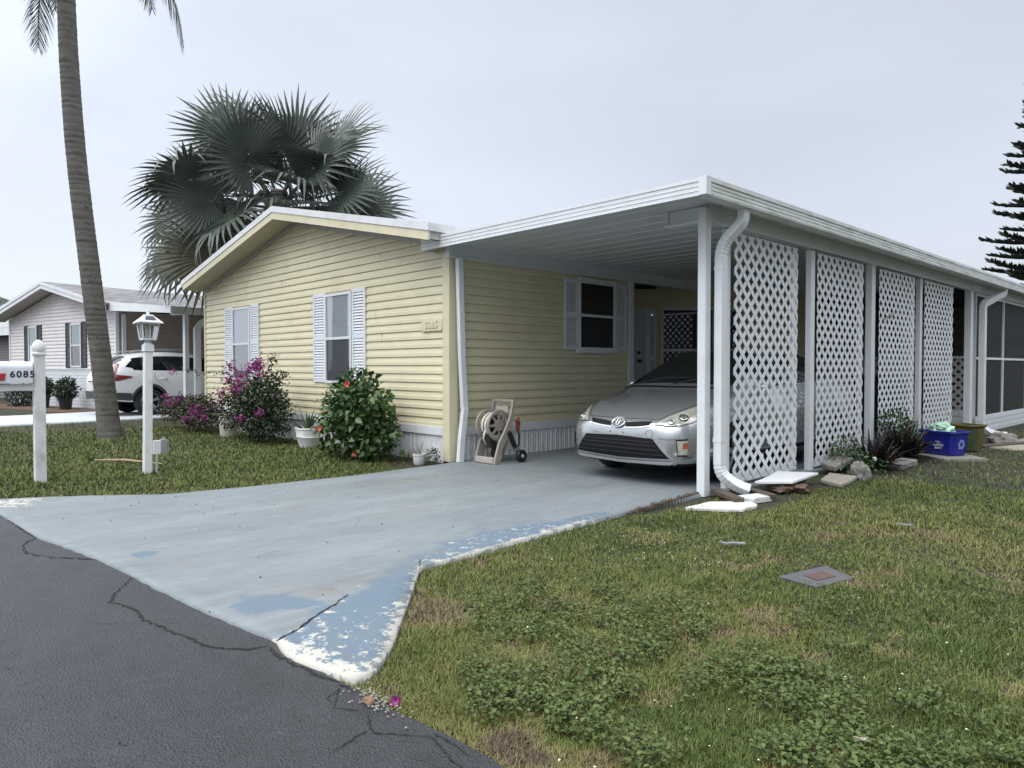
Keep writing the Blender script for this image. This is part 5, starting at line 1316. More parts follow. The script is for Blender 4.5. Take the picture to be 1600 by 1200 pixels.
# Norfolk pine at the right edge
T_ = thing('norfolk_pine', 'tall tiered dark pine rising behind the porch roof', 'tree', (-6.0, 39.0, 0))
mb = MB(); mb.tube([(-6.0, 39, 0), (-6.0, 39, 8), (-6.0, 39, 20.4)], [.30, .22, .03], 12); obj('trunk', mb, M_trunk, T_)
mb = MB(); r = random.Random(9); z = 4.2
while z < 19.9:
    t = (z - 4) / 15.5; Lb = max(.3, (20.4 - z) * .215); nb = 7; off = r.uniform(0, 6.28)
    for j in range(nb):
        az = off + 2 * math.pi * j / nb + r.uniform(-.15, .15); d = Vector((math.cos(az), math.sin(az), 0)); L_ = Lb * r.uniform(.8, 1.1); base = Vector((-6.0, 39, z + r.uniform(-.12, .12)))
        P = [base + d * L_ * s + Vector((0, 0, (-.30 * s + .52 * s ** 2.2) * L_ * .42)) for s in (0, .2, .4, .6, .8, 1)]
        mb.tube(P, [.05, .04, .035, .03, .022, .01], 5)
        side = Vector((-d.y, d.x, 0)); ns = max(9, int(L_ / .07))
        for q in range(ns):
            s = .22 + .78 * q / ns; i = min(int(s * 5), 4); p = P[i].lerp(P[i + 1], s * 5 - i)
            for sg in (-1, 1):
                l = (.55 * (1 - .55 * s) + .12) * r.uniform(.7, 1.15); g = (side * sg * r.uniform(.45, .95) + d * .62 + Vector((0, 0, r.uniform(.25, .75)))).normalized()
                e = p + g * l; nrm = g.cross(d).normalized() * .046; n2 = g.cross(nrm).normalized() * .046
                mb.add([p + nrm * .5, p - nrm * .5, p + g * l * .6 - nrm, e, p + g * l * .6 + nrm], [(0, 1, 2, 4), (4, 2, 3)])
                mb.add([p + n2 * .5, p - n2 * .5, p + g * l * .6 - n2, e, p + g * l * .6 + n2], [(0, 1, 2, 4), (4, 2, 3)])
    z += .62 * r.uniform(.85, 1.15)
obj('crown', mb, pm('dark pine needles', (.046, .062, .046), .7, .3, 2), T_)
# small palm far away at the left edge
T2 = thing('distant_palm', 'small distant palm beyond the grey house at the left edge', 'palm tree', (-55.5, 6.9, 0))
mb = trunk_mesh([(-55.5, 6.9, 0), (-55.5, 6.9, 3), (-55.5, 6.9, 5.2)], [.2, .17, .14], 12, .2, .02); obj('trunk', mb, M_trunk, T2)
mb = MB()
for k in range(14): pinnate(mb, (-55.5, 6.9, 5.2), k * .45, .9 - .09 * (k % 8), 2.3, 2.0, 40, .7, .7, 90 + k)
obj('crown', mb, M_frond, T2)

# ------------------------------------------------------------------ shrubs
def cloud(n, blobs, seed, surf=.55):
    g = np.random.default_rng(seed); P = []; wts = np.array([b[3] * b[4] * b[5] for b in blobs]); wts = (wts / wts.sum() * n).astype(int)
    O = []
    for (x, y, z, a, b, c), m in zip(blobs, wts):
        v = g.normal(size=(m, 3)); v /= np.linalg.norm(v, axis=1)[:, None]; rad = g.random(m) ** (1 / 3 * (1 - surf) + .02) ; rad *= 1 + g.normal(0, .14, m)
        P.append(np.c_[x + v[:, 0] * a * rad, y + v[:, 1] * b * rad, z + v[:, 2] * c * rad]); O.append(v)
    return np.concatenate(P), np.concatenate(O)
def foliage(name, n, blobs, L, Wr, seed, mat, parent, zmin=0.0, droop=.2, jitter=.9):
    g = np.random.default_rng(seed + 99); P, O = cloud(n, blobs, seed); k = P[:, 2] > zmin; P, O = P[k], O[k]; n = len(P)
    D = O + g.normal(0, jitter, (n, 3)); D[:, 2] -= droop; D /= np.linalg.norm(D, axis=1)[:, None]
    Nn = g.normal(0, .7, (n, 3)) + O * .5; Nn[:, 2] += .7; Nn -= D * (Nn * D).sum(1)[:, None]; Nn /= np.linalg.norm(Nn, axis=1)[:, None]
    l = L * g.uniform(.4, 1.4, n); V, F3, F4 = leaf_quads(P, D, Nn, l, l * Wr); me = mesh_np(name, V, F3, F4); attr(me, 'tint', np.repeat(np.clip(g.normal(.45, .22, n), 0, 1), 7)); return obj(name, me, mat, parent)
def leafmat(name, c0, c1, c2, rough=.45, spec=.4): return pm(name, (0, 0, 0), rough, .1, 3, use_attr='tint', spec=spec, attr_cols=[(0, c0), (.5, c1), (1, c2)])
def stems(name, base, tips, mat, parent, r0=.012, seed=0, wob=.05):
    r = random.Random(seed); mb = MB()
    for t in tips:
        b = Vector(base) + Vector((r.uniform(-.06, .06), r.uniform(-.06, .06), 0)); t = Vector(t); m = b.lerp(t, .5) + Vector((r.uniform(-wob, wob), r.uniform(-wob, wob), r.uniform(0, wob)))
        mb.tube([b, m, t], [r0, r0 * .7, r0 * .25], 5)
    return obj(name, mb, mat, parent)
M_stem = pm('brown stems', (.09, .065, .04), .8, .2, 10)
M_hib = leafmat('hibiscus leaves', (.024, .058, .017), (.052, .105, .028), (.11, .17, .05), .4, .4)
M_boug = leafmat('bougainvillea leaves', (.014, .028, .013), (.026, .046, .020), (.052, .068, .032))
M_boug2 = leafmat('olive bougainvillea leaves', (.024, .034, .016), (.045, .053, .024), (.08, .075, .038))
M_mag = pm('magenta bracts', (.25, .035, .17), .6, .25, 6)
M_coral = pm('coral petals', (.50, .13, .09), .55, .2, 8)

def P3(x, y, z): return (x, y, z)
# hibiscus at the corner window
Hb = thing('hibiscus_bush', 'bushy green hibiscus with coral flowers near the house corner', 'bush', (-8.62, 5.25, -.035))
hb = [(-8.62, 5.22, .62, .56, .38, .40), (-8.38, 5.25, .35, .46, .34, .33), (-8.90, 5.2, .36, .44, .34, .33), (-9.05, 5.2, .55, .28, .25, .28), (-8.15, 5.25, .58, .24, .2, .22), (-8.70, 5.25, .98, .34, .28, .24), (-8.35, 5.22, .78, .30, .26, .26), (-8.92, 5.2, .70, .26, .24, .30), (-8.06, 5.25, .42, .16, .12, .16), (-8.25, 5.3, .25, .24, .24, .2)]
foliage('foliage', 2700, hb, .096, .68, 1, M_hib, Hb, .02)
stems('stem', (-8.6, 5.25, 0), [(b[0] + random.uniform(-.2, .2), b[1], b[2] + random.uniform(0, .3)) for b in hb * 4] + [(-9.22, 5.1, .86), (-9.12, 5.1, .80)], M_stem, Hb)
def hibflower(c, s, seed):
    g = np.random.default_rng(seed); n = 9; az = np.arange(n) * 4.4 * math.pi / n; el = g.uniform(.1, 1.5, n); out = Vector((.62, -.75, .2)).normalized(); t1 = out.orthogonal().normalized(); t2 = out.cross(t1)
    D = np.array([np.array(t1) * math.cos(a) + np.array(t2) * math.sin(a) + np.array(out) * e for a, e in zip(az, el)]); D /= np.linalg.norm(D, axis=1)[:, None]
    Nn = np.tile(np.array(out), (n, 1)); Nn -= D * (Nn * D).sum(1)[:, None]; Nn /= np.linalg.norm(Nn, axis=1)[:, None]; V, F3, F4 = leaf_quads(np.tile(c, (n, 1)), D, Nn, g.uniform(.6, 1.0, n) * s, np.full(n, s * 1.05)); return mesh_np('flower', V, F3, F4)
for c, s in (((-8.34, 4.90, 1.02), .075), ((-9.02, 4.86, .40), .085), ((-8.25, 4.95, .10), .06), ((-8.98, 4.9, .62), .03)): obj('flower', hibflower(c, s, int(s * 1000)), M_coral, Hb)
mb = MB()
for c in ((-9.24, 5.08, .88), (-9.13, 5.08, .83)): mb.lathe([(.004, -.03), (.016, -.01), (.014, .015), (.003, .04)], c, 8)
obj('bud', mb, pm('green pink buds', (.20, .12, .08), .6), Hb)

def bracts(c, rad, n, seed, parent):
    g = np.random.default_rng(seed); P = np.array(c) + g.normal(0, 1, (n, 3)) * np.array(rad) * .6; D = g.normal(0, 1, (n, 3)); D /= np.linalg.norm(D, axis=1)[:, None]; Nn = g.normal(0, 1, (n, 3)); Nn -= D * (Nn * D).sum(1)[:, None]; Nn /= np.linalg.norm(Nn, axis=1)[:, None]
    l = g.uniform(.03, .05, n); V, F3, F4 = leaf_quads(P, D, Nn, l, l * .85, .3); return obj('flower_cluster', mesh_np('bracts', V, F3, F4), M_mag, parent)
Bg = thing('bougainvillea', 'large dark bougainvillea with magenta flowers between the front windows', 'bush', (-11.85, 5.15, -.035))
bb = [(-11.15, 5.2, .45, .34, .28, .36), (-11.75, 5.2, .72, .66, .34, .34), (-11.6, 5.18, .35, .48, .34, .36), (-12.0, 5.2, .45, .40, .30, .34), (-11.55, 5.25, .96, .40, .25, .20), (-12.6, 5.08, .45, .42, .26, .30), (-12.35, 5.2, .85, .34, .24, .22), (-12.75, 5.2, .70, .22, .2, .2), (-11.3, 5.22, .55, .25, .24, .32), (-12.55, 5.25, .42, .26, .2, .2)]
foliage('foliage', 6200, bb, .052, .68, 3, M_boug, Bg, .03)
stems('stem', (-11.9, 5.2, 0), [(b[0] + random.uniform(-.3, .3), b[1], b[2] + random.uniform(-.1, .25)) for b in bb * 3], M_stem, Bg)
mb = MB(); arcs = [[(-11.2, 5.2, .9), (-10.95, 5.15, 1.06), (-10.75, 5.15, 1.16), (-10.55, 5.12, 1.12)], [(-12.7, 5.2, .9), (-13.3, 5.3, 1.12), (-14.1, 5.4, 1.16), (-15.0, 5.42, 1.12), (-15.9, 5.4, 1.2)], [(-11.3, 5.2, .8), (-11.05, 5.12, .82), (-10.85, 5.12, .80)], [(-11.4, 5.25, 1.1), (-11.25, 5.2, 1.36), (-11.12, 5.2, 1.44)]]
for a in arcs: mb.tube(a, .006, 5)
obj('runner', mb, M_stem, Bg)
ab = []
for a in arcs:
    for i in range(len(a) - 1):
        n_ = 2 if len(a) > 4 else 3
        for t in range(n_): p = Vector(a[i]).lerp(Vector(a[i + 1]), (t + .5) / n_); ab.append((*p, .10, .06, .05))
foliage('runner_foliage', 300, ab, .048, .65, 4, M_boug2, Bg)
for i, (c, rd, n) in enumerate((((-11.55, 5.0, 1.22), (.20, .1, .09), 150), ((-11.35, 5.0, 1.30), (.12, .08, .10), 120), ((-11.25, 5.0, 1.18), (.12, .08, .1), 70), ((-12.55, 5.05, 1.25), (.13, .08, .10), 60), ((-12.62, 5.02, 1.02), (.15, .08, .08), 70), ((-12.15, 4.95, .86), (.20, .08, .07), 90), ((-11.85, 4.9, .92), (.12, .08, .08), 40), ((-12.95, 5.0, .78), (.14, .08, .09), 60), ((-13.0, 5.0, .55), (.12, .08, .08), 50), ((-11.65, 4.82, .40), (.13, .06, .05), 50), ((-11.1, 4.9, .52), (.10, .06, .06), 45), ((-12.05, 5.0, 1.08), (.16, .1, .06), 45))): bracts(c, rd, n, 30 + i, Bg)
B2 = thing('bougainvillea', 'low sprawling bougainvillea with magenta flowers at the far left corner of the yellow house', 'bush', (-14.6, 5.25, -.035))
b2 = [(-14.6, 5.2, .35, .62, .3, .30), (-15.2, 5.2, .40, .45, .3, .26), (-13.9, 5.2, .30, .45, .25, .26), (-15.9, 5.15, .35, .4, .26, .24), (-14.2, 5.2, .52, .3, .2, .18)]
foliage('foliage', 3800, b2, .055, .66, 5, M_boug2, B2, .02)
stems('stem', (-14.6, 5.2, 0), [(b[0] + random.uniform(-.3, .3), b[1], b[2] + random.uniform(0, .3)) for b in b2 * 3], M_stem, B2)
for i, (c, rd, n) in enumerate((((-15.75, 4.95, .62), (.12, .08, .07), 50), ((-15.35, 4.9, .50), (.15, .08, .07), 60), ((-14.0, 4.95, .42), (.22, .08, .12), 110), ((-14.45, 4.9, .22), (.12, .06, .06), 40), ((-13.6, 4.95, .30), (.1, .06, .08), 50), ((-14.95, 4.95, .62), (.1, .06, .06), 30), ((-16.0, 5.2, 1.16), (.22, .06, .06), 30))): bracts(c, rd, n, 60 + i, B2)
# planters
def pot(name, label, cat, c, prof, mat, soil=True, sq=None, grp=None):
    t = thing(name, label, cat, (c[0], c[1], -.035), 0, grp); mb = MB(); mb.lathe(prof, (c[0], c[1], -.035), 28, cap=False); h = prof[-1][1]
    if sq: mb.v = [(c[0] + (x - c[0]) * sq[0], c[1] + (y - c[1]) * sq[1], z) for x, y, z in mb.v]
    obj('pot', mb, mat, t, smooth=True, angle=40)
    mb = MB(); r_ = prof[-1][0]; mb.lathe([(r_, h - .03), (.001, h - .025)], (c[0], c[1], -.035), 24, cap=False)
    if sq: mb.v = [(c[0] + (x - c[0]) * sq[0], c[1] + (y - c[1]) * sq[1], z) for x, y, z in mb.v]
    obj('soil', mb, M_mulch, t); return t
M_creampot = pm('cream pot', (.58, .53, .45), .7, .08, 6, dirt=(.35, .32, .26), da=.5)
M_whitepot = pm('white plastic pot', (.72, .72, .70), .5, .05, 5, dirt=(.45, .43, .38), da=.4)
M_blackpot = pm('black nursery pot', (.02, .02, .021), .5, .2)
pot('planter', 'round cream pot half hidden under the bougainvillea', 'pot', (-13.15, 5.25), [(.15, 0), (.17, .05), (.19, .36), (.205, .37), (.205, .42), (.17, .42), (.165, .38)], M_creampot)
pw = pot('planter', 'white oblong planter holding a spiky aloe', 'pot', (-10.5, 5.45), [(.17, 0), (.18, .02), (.235, .17), (.24, .175), (.232, .185), (.25, .29), (.26, .295), (.26, .32), (.235, .32), (.22, .25)], M_whitepot, sq=(1, .75))
def spiky(name, c, n, L, w, mat, parent, seed, el=(.3, 1.3), curve=.5, zb=0, rb=.03, fold=.3):
    r = random.Random(seed); mb = MB()
    for k in range(n):
        az = r.uniform(0, 6.283); e = r.uniform(*el); l = L * r.uniform(.65, 1.1); d = Vector((math.cos(az) * math.cos(e), math.sin(az) * math.cos(e), math.sin(e))); s = Vector((-math.sin(az), math.cos(az), 0)); p = Vector(c) + Vector((math.cos(az), math.sin(az), 0)) * r.uniform(0, rb) + Vector((0, 0, zb)); rows = []
        ns = 6; cv = curve * r.uniform(.5, 1.5)
        for i in range(ns + 1):
            t = i / ns; ww = w * (.75 + .6 * t) * (1 - t ** 2.2) + .0008; u = d.cross(s).normalized(); u = u if u.z > 0 else -u
            rows.append([p + s * ww / 2 + u * ww * fold, p, p - s * ww / 2 + u * ww * fold]); p = p + d * l / ns; d = (d + Vector((0, 0, -cv / ns))).normalized()
        mb.grid(rows)
    return obj(name, mb, mat, parent)
al = thing('aloe_plant', 'spiky green aloe growing in the white oblong planter', 'plant', (-10.5, 5.45, .22)); spiky('leaf_rosette', (-10.5, 5.45, .2), 22, .40, .05, pm('aloe green', (.07, .11, .05), .45, .2, 8), al, 3, (.55, 1.4), .25)
ps = pot('planter', 'small white pot with thin sprigs beside the house corner', 'pot', (-7.60, 5.52), [(.06, 0), (.075, .02), (.082, .12), (.088, .125), (.088, .145), (.075, .145), (.07, .11)], M_whitepot)
sp_ = thing('sprig_plant', 'thin dry sprigs growing from the small white pot', 'plant', (-7.60, 5.52, .1)); spiky('stalks', (-7.60, 5.52, .08), 12, .26, .008, pm('dry sprigs', (.14, .14, .09), .7, .2, 8), sp_, 5, (.7, 1.45), .5)
tf = thing('weed_tuft', 'small brown green weed tuft against the corner trim', 'plant', (-7.47, 5.64, -.03)); foliage('foliage', 350, [(-7.46, 5.64, .06, .09, .08, .12)], .035, .4, 8, M_boug2, tf, -.03)
wt_ = thing('weed_tuft', 'grassy weeds along the white skirting beside the hibiscus', 'plant', (-7.9, 5.68, -.03))
for xx in (-8.1, -7.95, -7.8): spiky('blades', (xx, 5.68, -.03), 22, .16, .008, pm('grassy weed', (.08, .11, .035), .6, .3, 9), wt_, int(-xx * 10), (.7, 1.4), .5, rb=.06)
# red leaved cordylines by the lattice
M_cord = pm('burgundy strap leaves', (.018, .012, .012), .4, .4, 7, dirt=(.05, .035, .026), ds=6, da=.6)
for c, n, L, lab, sd_ in (((-3.36, 9.35, -.02), 95, .50, 'spiky burgundy cordyline nearer the silver car, with a solar stake in front', 1), ((-3.42, 10.6, 0), 140, .58, 'larger spiky burgundy cordyline beside the blue recycling bin', 2)):
    t = thing('cordyline', lab, 'plant', c); spiky('leaf_rosette', c, n, L, .030, M_cord, t, sd_, (.15, 1.45), .75, rb=.08)
    spiky('inner_leaves', (c[0] + .1, c[1] + .12, c[2]), n // 2, L * .8, .026, M_cord, t, sd_ + 7, (.3, 1.5), .6, .05, .08)
wf = thing('leafy_shrub', 'low green shrub with small white flowers at the foot of the second lattice', 'bush', (-3.45, 9.0, -.02)); foliage('foliage', 900, [(-3.45, 8.95, .10, .24, .3, .15), (-3.58, 9.15, .22, .16, .2, .16), (-3.3, 9.05, .06, .22, .26, .10)], .05, .5, 12, leafmat('shrub green', (.025, .05, .02), (.05, .095, .035), (.10, .15, .06)), wf, -.03)
wg = thing('leafy_shrub', 'low green shrub in front of the third lattice panel', 'bush', (-3.5, 10.9, -.02)); foliage('foliage', 700, [(-3.55, 10.75, .45, .16, .3, .22), (-3.5, 11.0, .25, .2, .3, .25)], .06, .5, 13, MATS['shrub green'], wg, -.03)
# planting of the neighbour
for i, (x, y, rr_, hh, lab, pt_) in enumerate(((-30.6, 3.5, .62, .75, 'rounded green shrub at the left end of the pink house', 0), (-28.0, 4.35, .5, .65, 'dark green shrub behind the mailbox post', 0), (-26.3, 4.65, .36, .60, 'dark leafy plant in the left black nursery pot by the pink house', 1), (-24.75, 4.95, .36, .62, 'dark leafy plant in the right black nursery pot by the pink house', 1))):
    if pt_: pot('nursery_pot', 'black nursery pot, %s of the pair by the pink house' % ('left' if i == 2 else 'right'), 'pot', (x, y), [(.15, 0), (.17, .2), (.20, .40), (.21, .40), (.21, .44), (.18, .44), (.17, .36)], M_blackpot)
    t = thing('potted_plant' if pt_ else 'shrub', lab, 'plant', (x, y, .3 if pt_ else -.03)); z0 = .30 if pt_ else 0
    foliage('foliage', 1100, [(x, y, z0 + hh * .42, rr_, rr_ * .8, hh * .45), (x + .2, y, z0 + hh * .6, rr_ * .6, rr_ * .6, hh * .4)], .10, .42, 70 + i, M_hib if i == 0 else M_boug, t, .0, droop=.0)
    stems('stem', (x, y, 0), [(x + random.uniform(-.3, .3), y, z0 + hh * random.uniform(.5, 1)) for _ in range(9)], M_stem, t)

# ------------------------------------------------------------------ mailbox
MX, MY = -9.37, 1.62
Mb = thing('mailbox', 'white mailbox numbered 6085 on a white wooden post', 'mailbox', (MX, MY, -.035))
mb = MB(); h = .054; mb.box(MX - h, MY - h, -.06, MX + h, MY + h, 1.385); ps_ = obj('post', mb, M_whitew, Mb, bevel=.006)
mb = MB(); mb.box(MX - h - .012, MY - h - .012, 1.38, MX + h + .012, MY + h + .012, 1.40); mb.lathe([(.064, 1.40), (.05, 1.415), (.055, 1.425), (.066, 1.432), (.069, 1.448), (.066, 1.475), (.055, 1.505), (.036, 1.532), (.016, 1.548), (.001, 1.552)], (MX, MY, 0), 24, cap=False); o = obj('post_cap', mb, M_whitew, None, angle=40); o.parent = ps_
mb = MB(); mb.box(MX - .045, MY - .62, .985, MX + .045, MY - h, 1.06); obj('arm', mb, M_whitew, Mb, bevel=.006)
pr = [(-.083, 1.068), (.083, 1.068), (.083, 1.225)] + [(.083 * math.cos(a), 1.225 + .083 * math.sin(a)) for a in [math.pi * k / 12 for k in range(1, 12)]] + [(-.083, 1.225)]
mb = MB(); mb.prism([(MX + x, MY - .60, z) for x, z in pr], (0, .535, 0)); bx_ = obj('box', mb, pm('white enamel', (.74, .76, .79), .3, .04, 4, dirt=(.45, .45, .42), ds=6, da=.35), Mb, bevel=.006, angle=40)
mb = MB(); mb.prism([(MX + .0865, MY - .385, 1.175), (MX + .0865, MY - .315, 1.18), (MX + .0865, MY - .325, 1.105), (MX + .0865, MY - .375, 1.10)], (.006, 0, 0)); mb.box(MX + .086, MY - .56, 1.155, MX + .092, MY - .38, 1.172); obj('flag', mb, pm('red flag', (.42, .03, .04), .45, .1), Mb)
me = text_mesh('6085', .098, .0008, spacing=1.22, bold=.003); me.transform(frame_mat((MX + .0842, MY - .165, 1.165), (0, 1, 0), (0, 0, 1))); o = obj('numerals', me, pm('black numerals', (.02, .025, .06), .5), Mb)
# ------------------------------------------------------------------ solar lamp post
LX, LY = -9.24, 2.69
Lp_ = thing('lamp_post', 'white lamp post with a solar coach lantern on the front lawn', 'lamp post', (LX, LY, -.035))
mb = MB(); h = .045; mb.box(LX - h, LY - h, -.06, LX + h, LY + h, 1.445); obj('post', mb, M_whitew, Lp_, bevel=.006)
mb = MB(); mb.box(LX - h - .01, LY - h - .01, 1.445, LX + h + .01, LY + h + .01, 1.52); mb.box(LX - h - .014, LY - h - .014, 1.436, LX + h + .014, LY + h + .014, 1.446); mb.lathe([(.05, 1.52), (.042, 1.545), (.028, 1.55), (.03, 1.575)], (LX, LY, 0), 16); obj('collar', mb, M_white, Lp_, bevel=.004)
def sq(rr, z, n=4): return [(LX + rr * math.cos(math.pi / 4 + k * math.pi / 2), LY + rr * math.sin(math.pi / 4 + k * math.pi / 2), z) for k in range(4)]
mb = MB(); q2 = math.sqrt(2)
mb.prism(sq(.076 * q2, 1.572), (0, 0, .014))
b0, b1 = sq(.070 * q2, 1.585), sq(.096 * q2, 1.772)
for a, b in zip(b0, b1): mb.bar(a, b, .014, .014)
for k in range(4):
    mb.bar(b0[k], b0[(k + 1) % 4], .014, .014); mb.bar(b1[k], b1[(k + 1) % 4], .014, .014)
    m0 = (Vector(b0[k]) + Vector(b0[(k + 1) % 4])) / 2; m1_ = (Vector(b1[k]) + Vector(b1[(k + 1) % 4])) / 2; mb.bar(m0, m1_, .008, .008)
ln = obj('lantern', mb, M_white, Lp_)
mb = MB(); mb.grid([[Vector(p) for p in sq(.068 * q2, 1.59)], [Vector(p) for p in sq(.094 * q2, 1.768)]], close=True); obj('glass', mb, glassmat('lantern glass', (.88, .9, .9), .4, .12), None).parent = ln
mb = MB(); mb.lathe([(.03, 1.585), (.032, 1.62), (.02, 1.64), (.034, 1.68), (.02, 1.74), (.001, 1.75)], (LX, LY, 0), 14, cap=False); obj('bulb', mb, pm('frosted bulb', (.6, .6, .56), .3), None, smooth=True).parent = ln
mb = MB(); mb.grid([sq(.134 * q2, 1.772), sq(.137 * q2, 1.785), sq(.120 * q2, 1.80), sq(.050 * q2, 1.868), sq(.046 * q2, 1.882)], close=True); mb.add(sq(.046 * q2, 1.882), [(0, 1, 2, 3)]); mb.add(sq(.131 * q2, 1.7725), [(0, 1, 2, 3)]); mb.lathe([(.03, 1.88), (.018, 1.89), (.022, 1.905), (.012, 1.92), (.016, 1.93), (.002, 1.955)], (LX, LY, 0), 14); rf = obj('lantern_roof', mb, M_white, Lp_)
mb = MB()
def rp(u, v): # on the +X roof slope
    x0, z0, x1, z1 = .120, 1.80, .050, 1.868; return (LX + x0 + (x1 - x0) * v + .003, LY + u, z0 + (z1 - z0) * v + .004)
mb.quad(rp(-.065, .12), rp(.065, .12), rp(.045, .85), rp(-.045, .85)); obj('solar_panel', mb, pm('solar cells', (.02, .03, .05), .15, .2, 40), None).parent = rf
mb = MB(); mb.box(LX + .02, LY + .046, .19, LX + .075, LY + .13, .36); pb_ = obj('outlet_box', mb, M_whitew, Lp_, bevel=.006)
mb = MB(); mb.box(LX + .0, LY + .131, .20, LX + .08, LY + .20, .37); mb.box(LX + .02, LY + .20, .215, LX + .07, LY + .225, .35); obj('outlet_cover', mb, pm('grey outlet box', (.30, .31, .30), .5, .1), None, bevel=.006).parent = pb_
mb = MB(); mb.tube([(LX + .07, LY + .085, .2), (LX + .07, LY + .085, -.04)], .014, 8); mb.tube([(LX + .06, LY + .165, .375), (LX + .06, LY + .165, .40)], .012, 8); obj('conduit', mb, pm('grey conduit', (.4, .4, .38), .5), None).parent = pb_
Lp_.rotation_euler = (R(-1.3), R(-1.6), 0)
st_ = thing('stick', 'pale tan stick lying in the grass beside the lamp post', 'stick', (-10.3, 2.85, -.02)); mb = MB(); mb.tube([(-10.85, 2.50, -.01), (-10.4, 2.75, .012), (-9.75, 3.02, .0)], [.010, .016, .008], 7); obj('stick_shaft', mb, pm('pale dry wood', (.36, .29, .19), .8, .2, 9), st_)
# ------------------------------------------------------------------ hose reel
HX = -6.92
Hr = thing('hose_reel', 'taupe plastic hose reel cart with white hose beside the house wall', 'hose reel', (HX, 6.25, 0))
M_taupep = pm('taupe plastic', (.33, .30, .255), .5, .08, 6); M_taupel = pm('pale taupe plastic', (.42, .39, .34), .5, .06, 6)
side = [(6.055, 0), (6.08, .11), (6.14, .28), (6.237, .424), (6.316, .568), (6.355, .676), (6.386, .82), (6.425, .82), (6.405, .676), (6.385, .56), (6.372, .48), (6.39, .37), (6.465, .225), (6.515, .15), (6.50, .10), (6.435, .135), (6.375, .15), (6.285, .18), (6.23, .15), (6.165, .04), (6.14, 0)]
for sx in (-1, 1):
    mb = MB(); mb.prism([(HX + sx * .205, y, z) for y, z in side], (-sx * .034, 0, 0)); fr = obj('side_frame', mb, M_taupep, Hr, bevel=.007)
    mb = MB(); mb.prism([(HX + sx * .207, y, z) for y, z in ((6.20, .10), (6.235, .19), (6.29, .30), (6.27, .31), (6.20, .20), (6.18, .12))], (sx * .004, 0, 0)); obj('recess_shade', mb, pm('dark taupe', (.12, .11, .095), .6), None).parent = fr  # raised dark patch; its colour paints the shade of a hollow
    mb = MB(); mb.lathe([(.03, -.028), (.075, -.028), (.083, -.018), (.083, .018), (.075, .028), (.03, .028)], (HX + sx * .245, 6.49, .083), 24, 'x'); wl = obj('wheel', mb, M_black, Hr, angle=40)
    mb = MB(); mb.lathe([(.026, sx * .024), (.024, sx * .034), (.001, sx * .034)], (HX + sx * .245, 6.49, .083), 14, 'x', cap=False); obj('hub', mb, pm('pale hub', (.55, .55, .52), .5), None).parent = wl
mb = MB(); mb.box(HX - .17, 6.05, .005, HX + .17, 6.10, .085); obj('front_tray', mb, M_taupel, Hr, bevel=.01)
mb = MB(); mb.box(HX - .171, 6.388, .785, HX + .171, 6.422, .822); mb.box(HX - .171, 6.378, .66, HX + .171, 6.398, .69); obj('handle', mb, M_taupep, Hr, bevel=.01)
mb = MB(); mb.box(HX - .12, 6.36, .64, HX + .12, 6.385, .73); mb.box(HX - .07, 6.355, .715, HX - .05, 6.38, .755); mb.box(HX + .05, 6.355, .715, HX + .07, 6.38, .755); obj('nozzle_tray', mb, M_taupel, Hr, bevel=.008)
for x in (-.135, .09):
    mb = MB(); c = (HX, 6.235, .49)
    mb.lathe([(.17, x - .012), (.20, x - .014), (.208, x), (.20, x + .014), (.17, x + .012), (.17, x - .012)], c, 36, 'x', cap=False); mb.lathe([(.04, x - .01), (.075, x - .012), (.075, x + .012), (.04, x + .01)], c, 24, 'x')
    for k in range(8):
        a = k * math.pi / 4; mb.bar((HX + x, 6.235 + .07 * math.cos(a), .49 + .07 * math.sin(a)), (HX + x, 6.235 + .18 * math.cos(a), .49 + .18 * math.sin(a)), .03, .012, (1, 0, 0))
    obj('reel_flange', mb, M_taupep, Hr, angle=40)
mb = MB()
for k in range(9):
    x = HX - .105 + .0205 * k; rr_ = .128 + .012 * ((k * 7) % 3); mb.tube([(x + .002 * math.sin(a * 3), 6.235 + rr_ * math.cos(a), .49 + rr_ * math.sin(a)) for a in [2 * math.pi * i / 36 for i in range(37)]], .012, 7, cap=False)
mb.tube([(HX - .02, 6.10, .43), (HX - .03, 6.07, .32), (HX - .03, 6.12, .24)], .012, 7); obj('hose', mb, pm('white hose', (.68, .66, .58), .45, .06, 20), Hr, smooth=True)
mb = MB(); mb.lathe([(.10, -.12), (.10, .08)], (HX, 6.235, .49), 24, 'x'); mb.bar((HX - .05, 6.13, .40), (HX - .02, 6.16, .28), .09, .07); mb.bar((HX + .0, 6.2, .28), (HX + .02, 6.25, .05), .07, .06); obj('hub_fitting', mb, M_black, Hr, bevel=.006)
mb = MB(); mb.prism([(HX + .208, y, z) for y, z in ((6.265, .40), (6.30, .425), (6.335, .40), (6.41, .245), (6.42, .20), (6.395, .185), (6.36, .21), (6.275, .36))], (.026, 0, 0)); obj('crank_cover', mb, M_black, Hr, bevel=.01)
mb = MB(); mb.tube([(HX + .2, 6.42, .20), (HX + .2, 6.49, .22), (HX + .195, 6.50, .34), (HX + .19, 6.48, .44)], .014, 8); hl_ = obj('leader_hose', mb, M_black, Hr, smooth=True)
mb = MB(); mb.tube([(HX + .19, 6.478, .42), (HX + .19, 6.47, .52)], [.030, .022], 10); mb.tube([(HX + .19, 6.47, .52), (HX + .19, 6.50, .585)], [.017, .013], 8); mb.bar((HX + .19, 6.49, .45), (HX + .19, 6.505, .535), .028, .022); mb.bar((HX + .19, 6.43, .545), (HX + .19, 6.475, .53), .02, .02); obj('nozzle', mb, pm('red nozzle', (.20, .03, .025), .4, .2, 14), None).parent = hl_

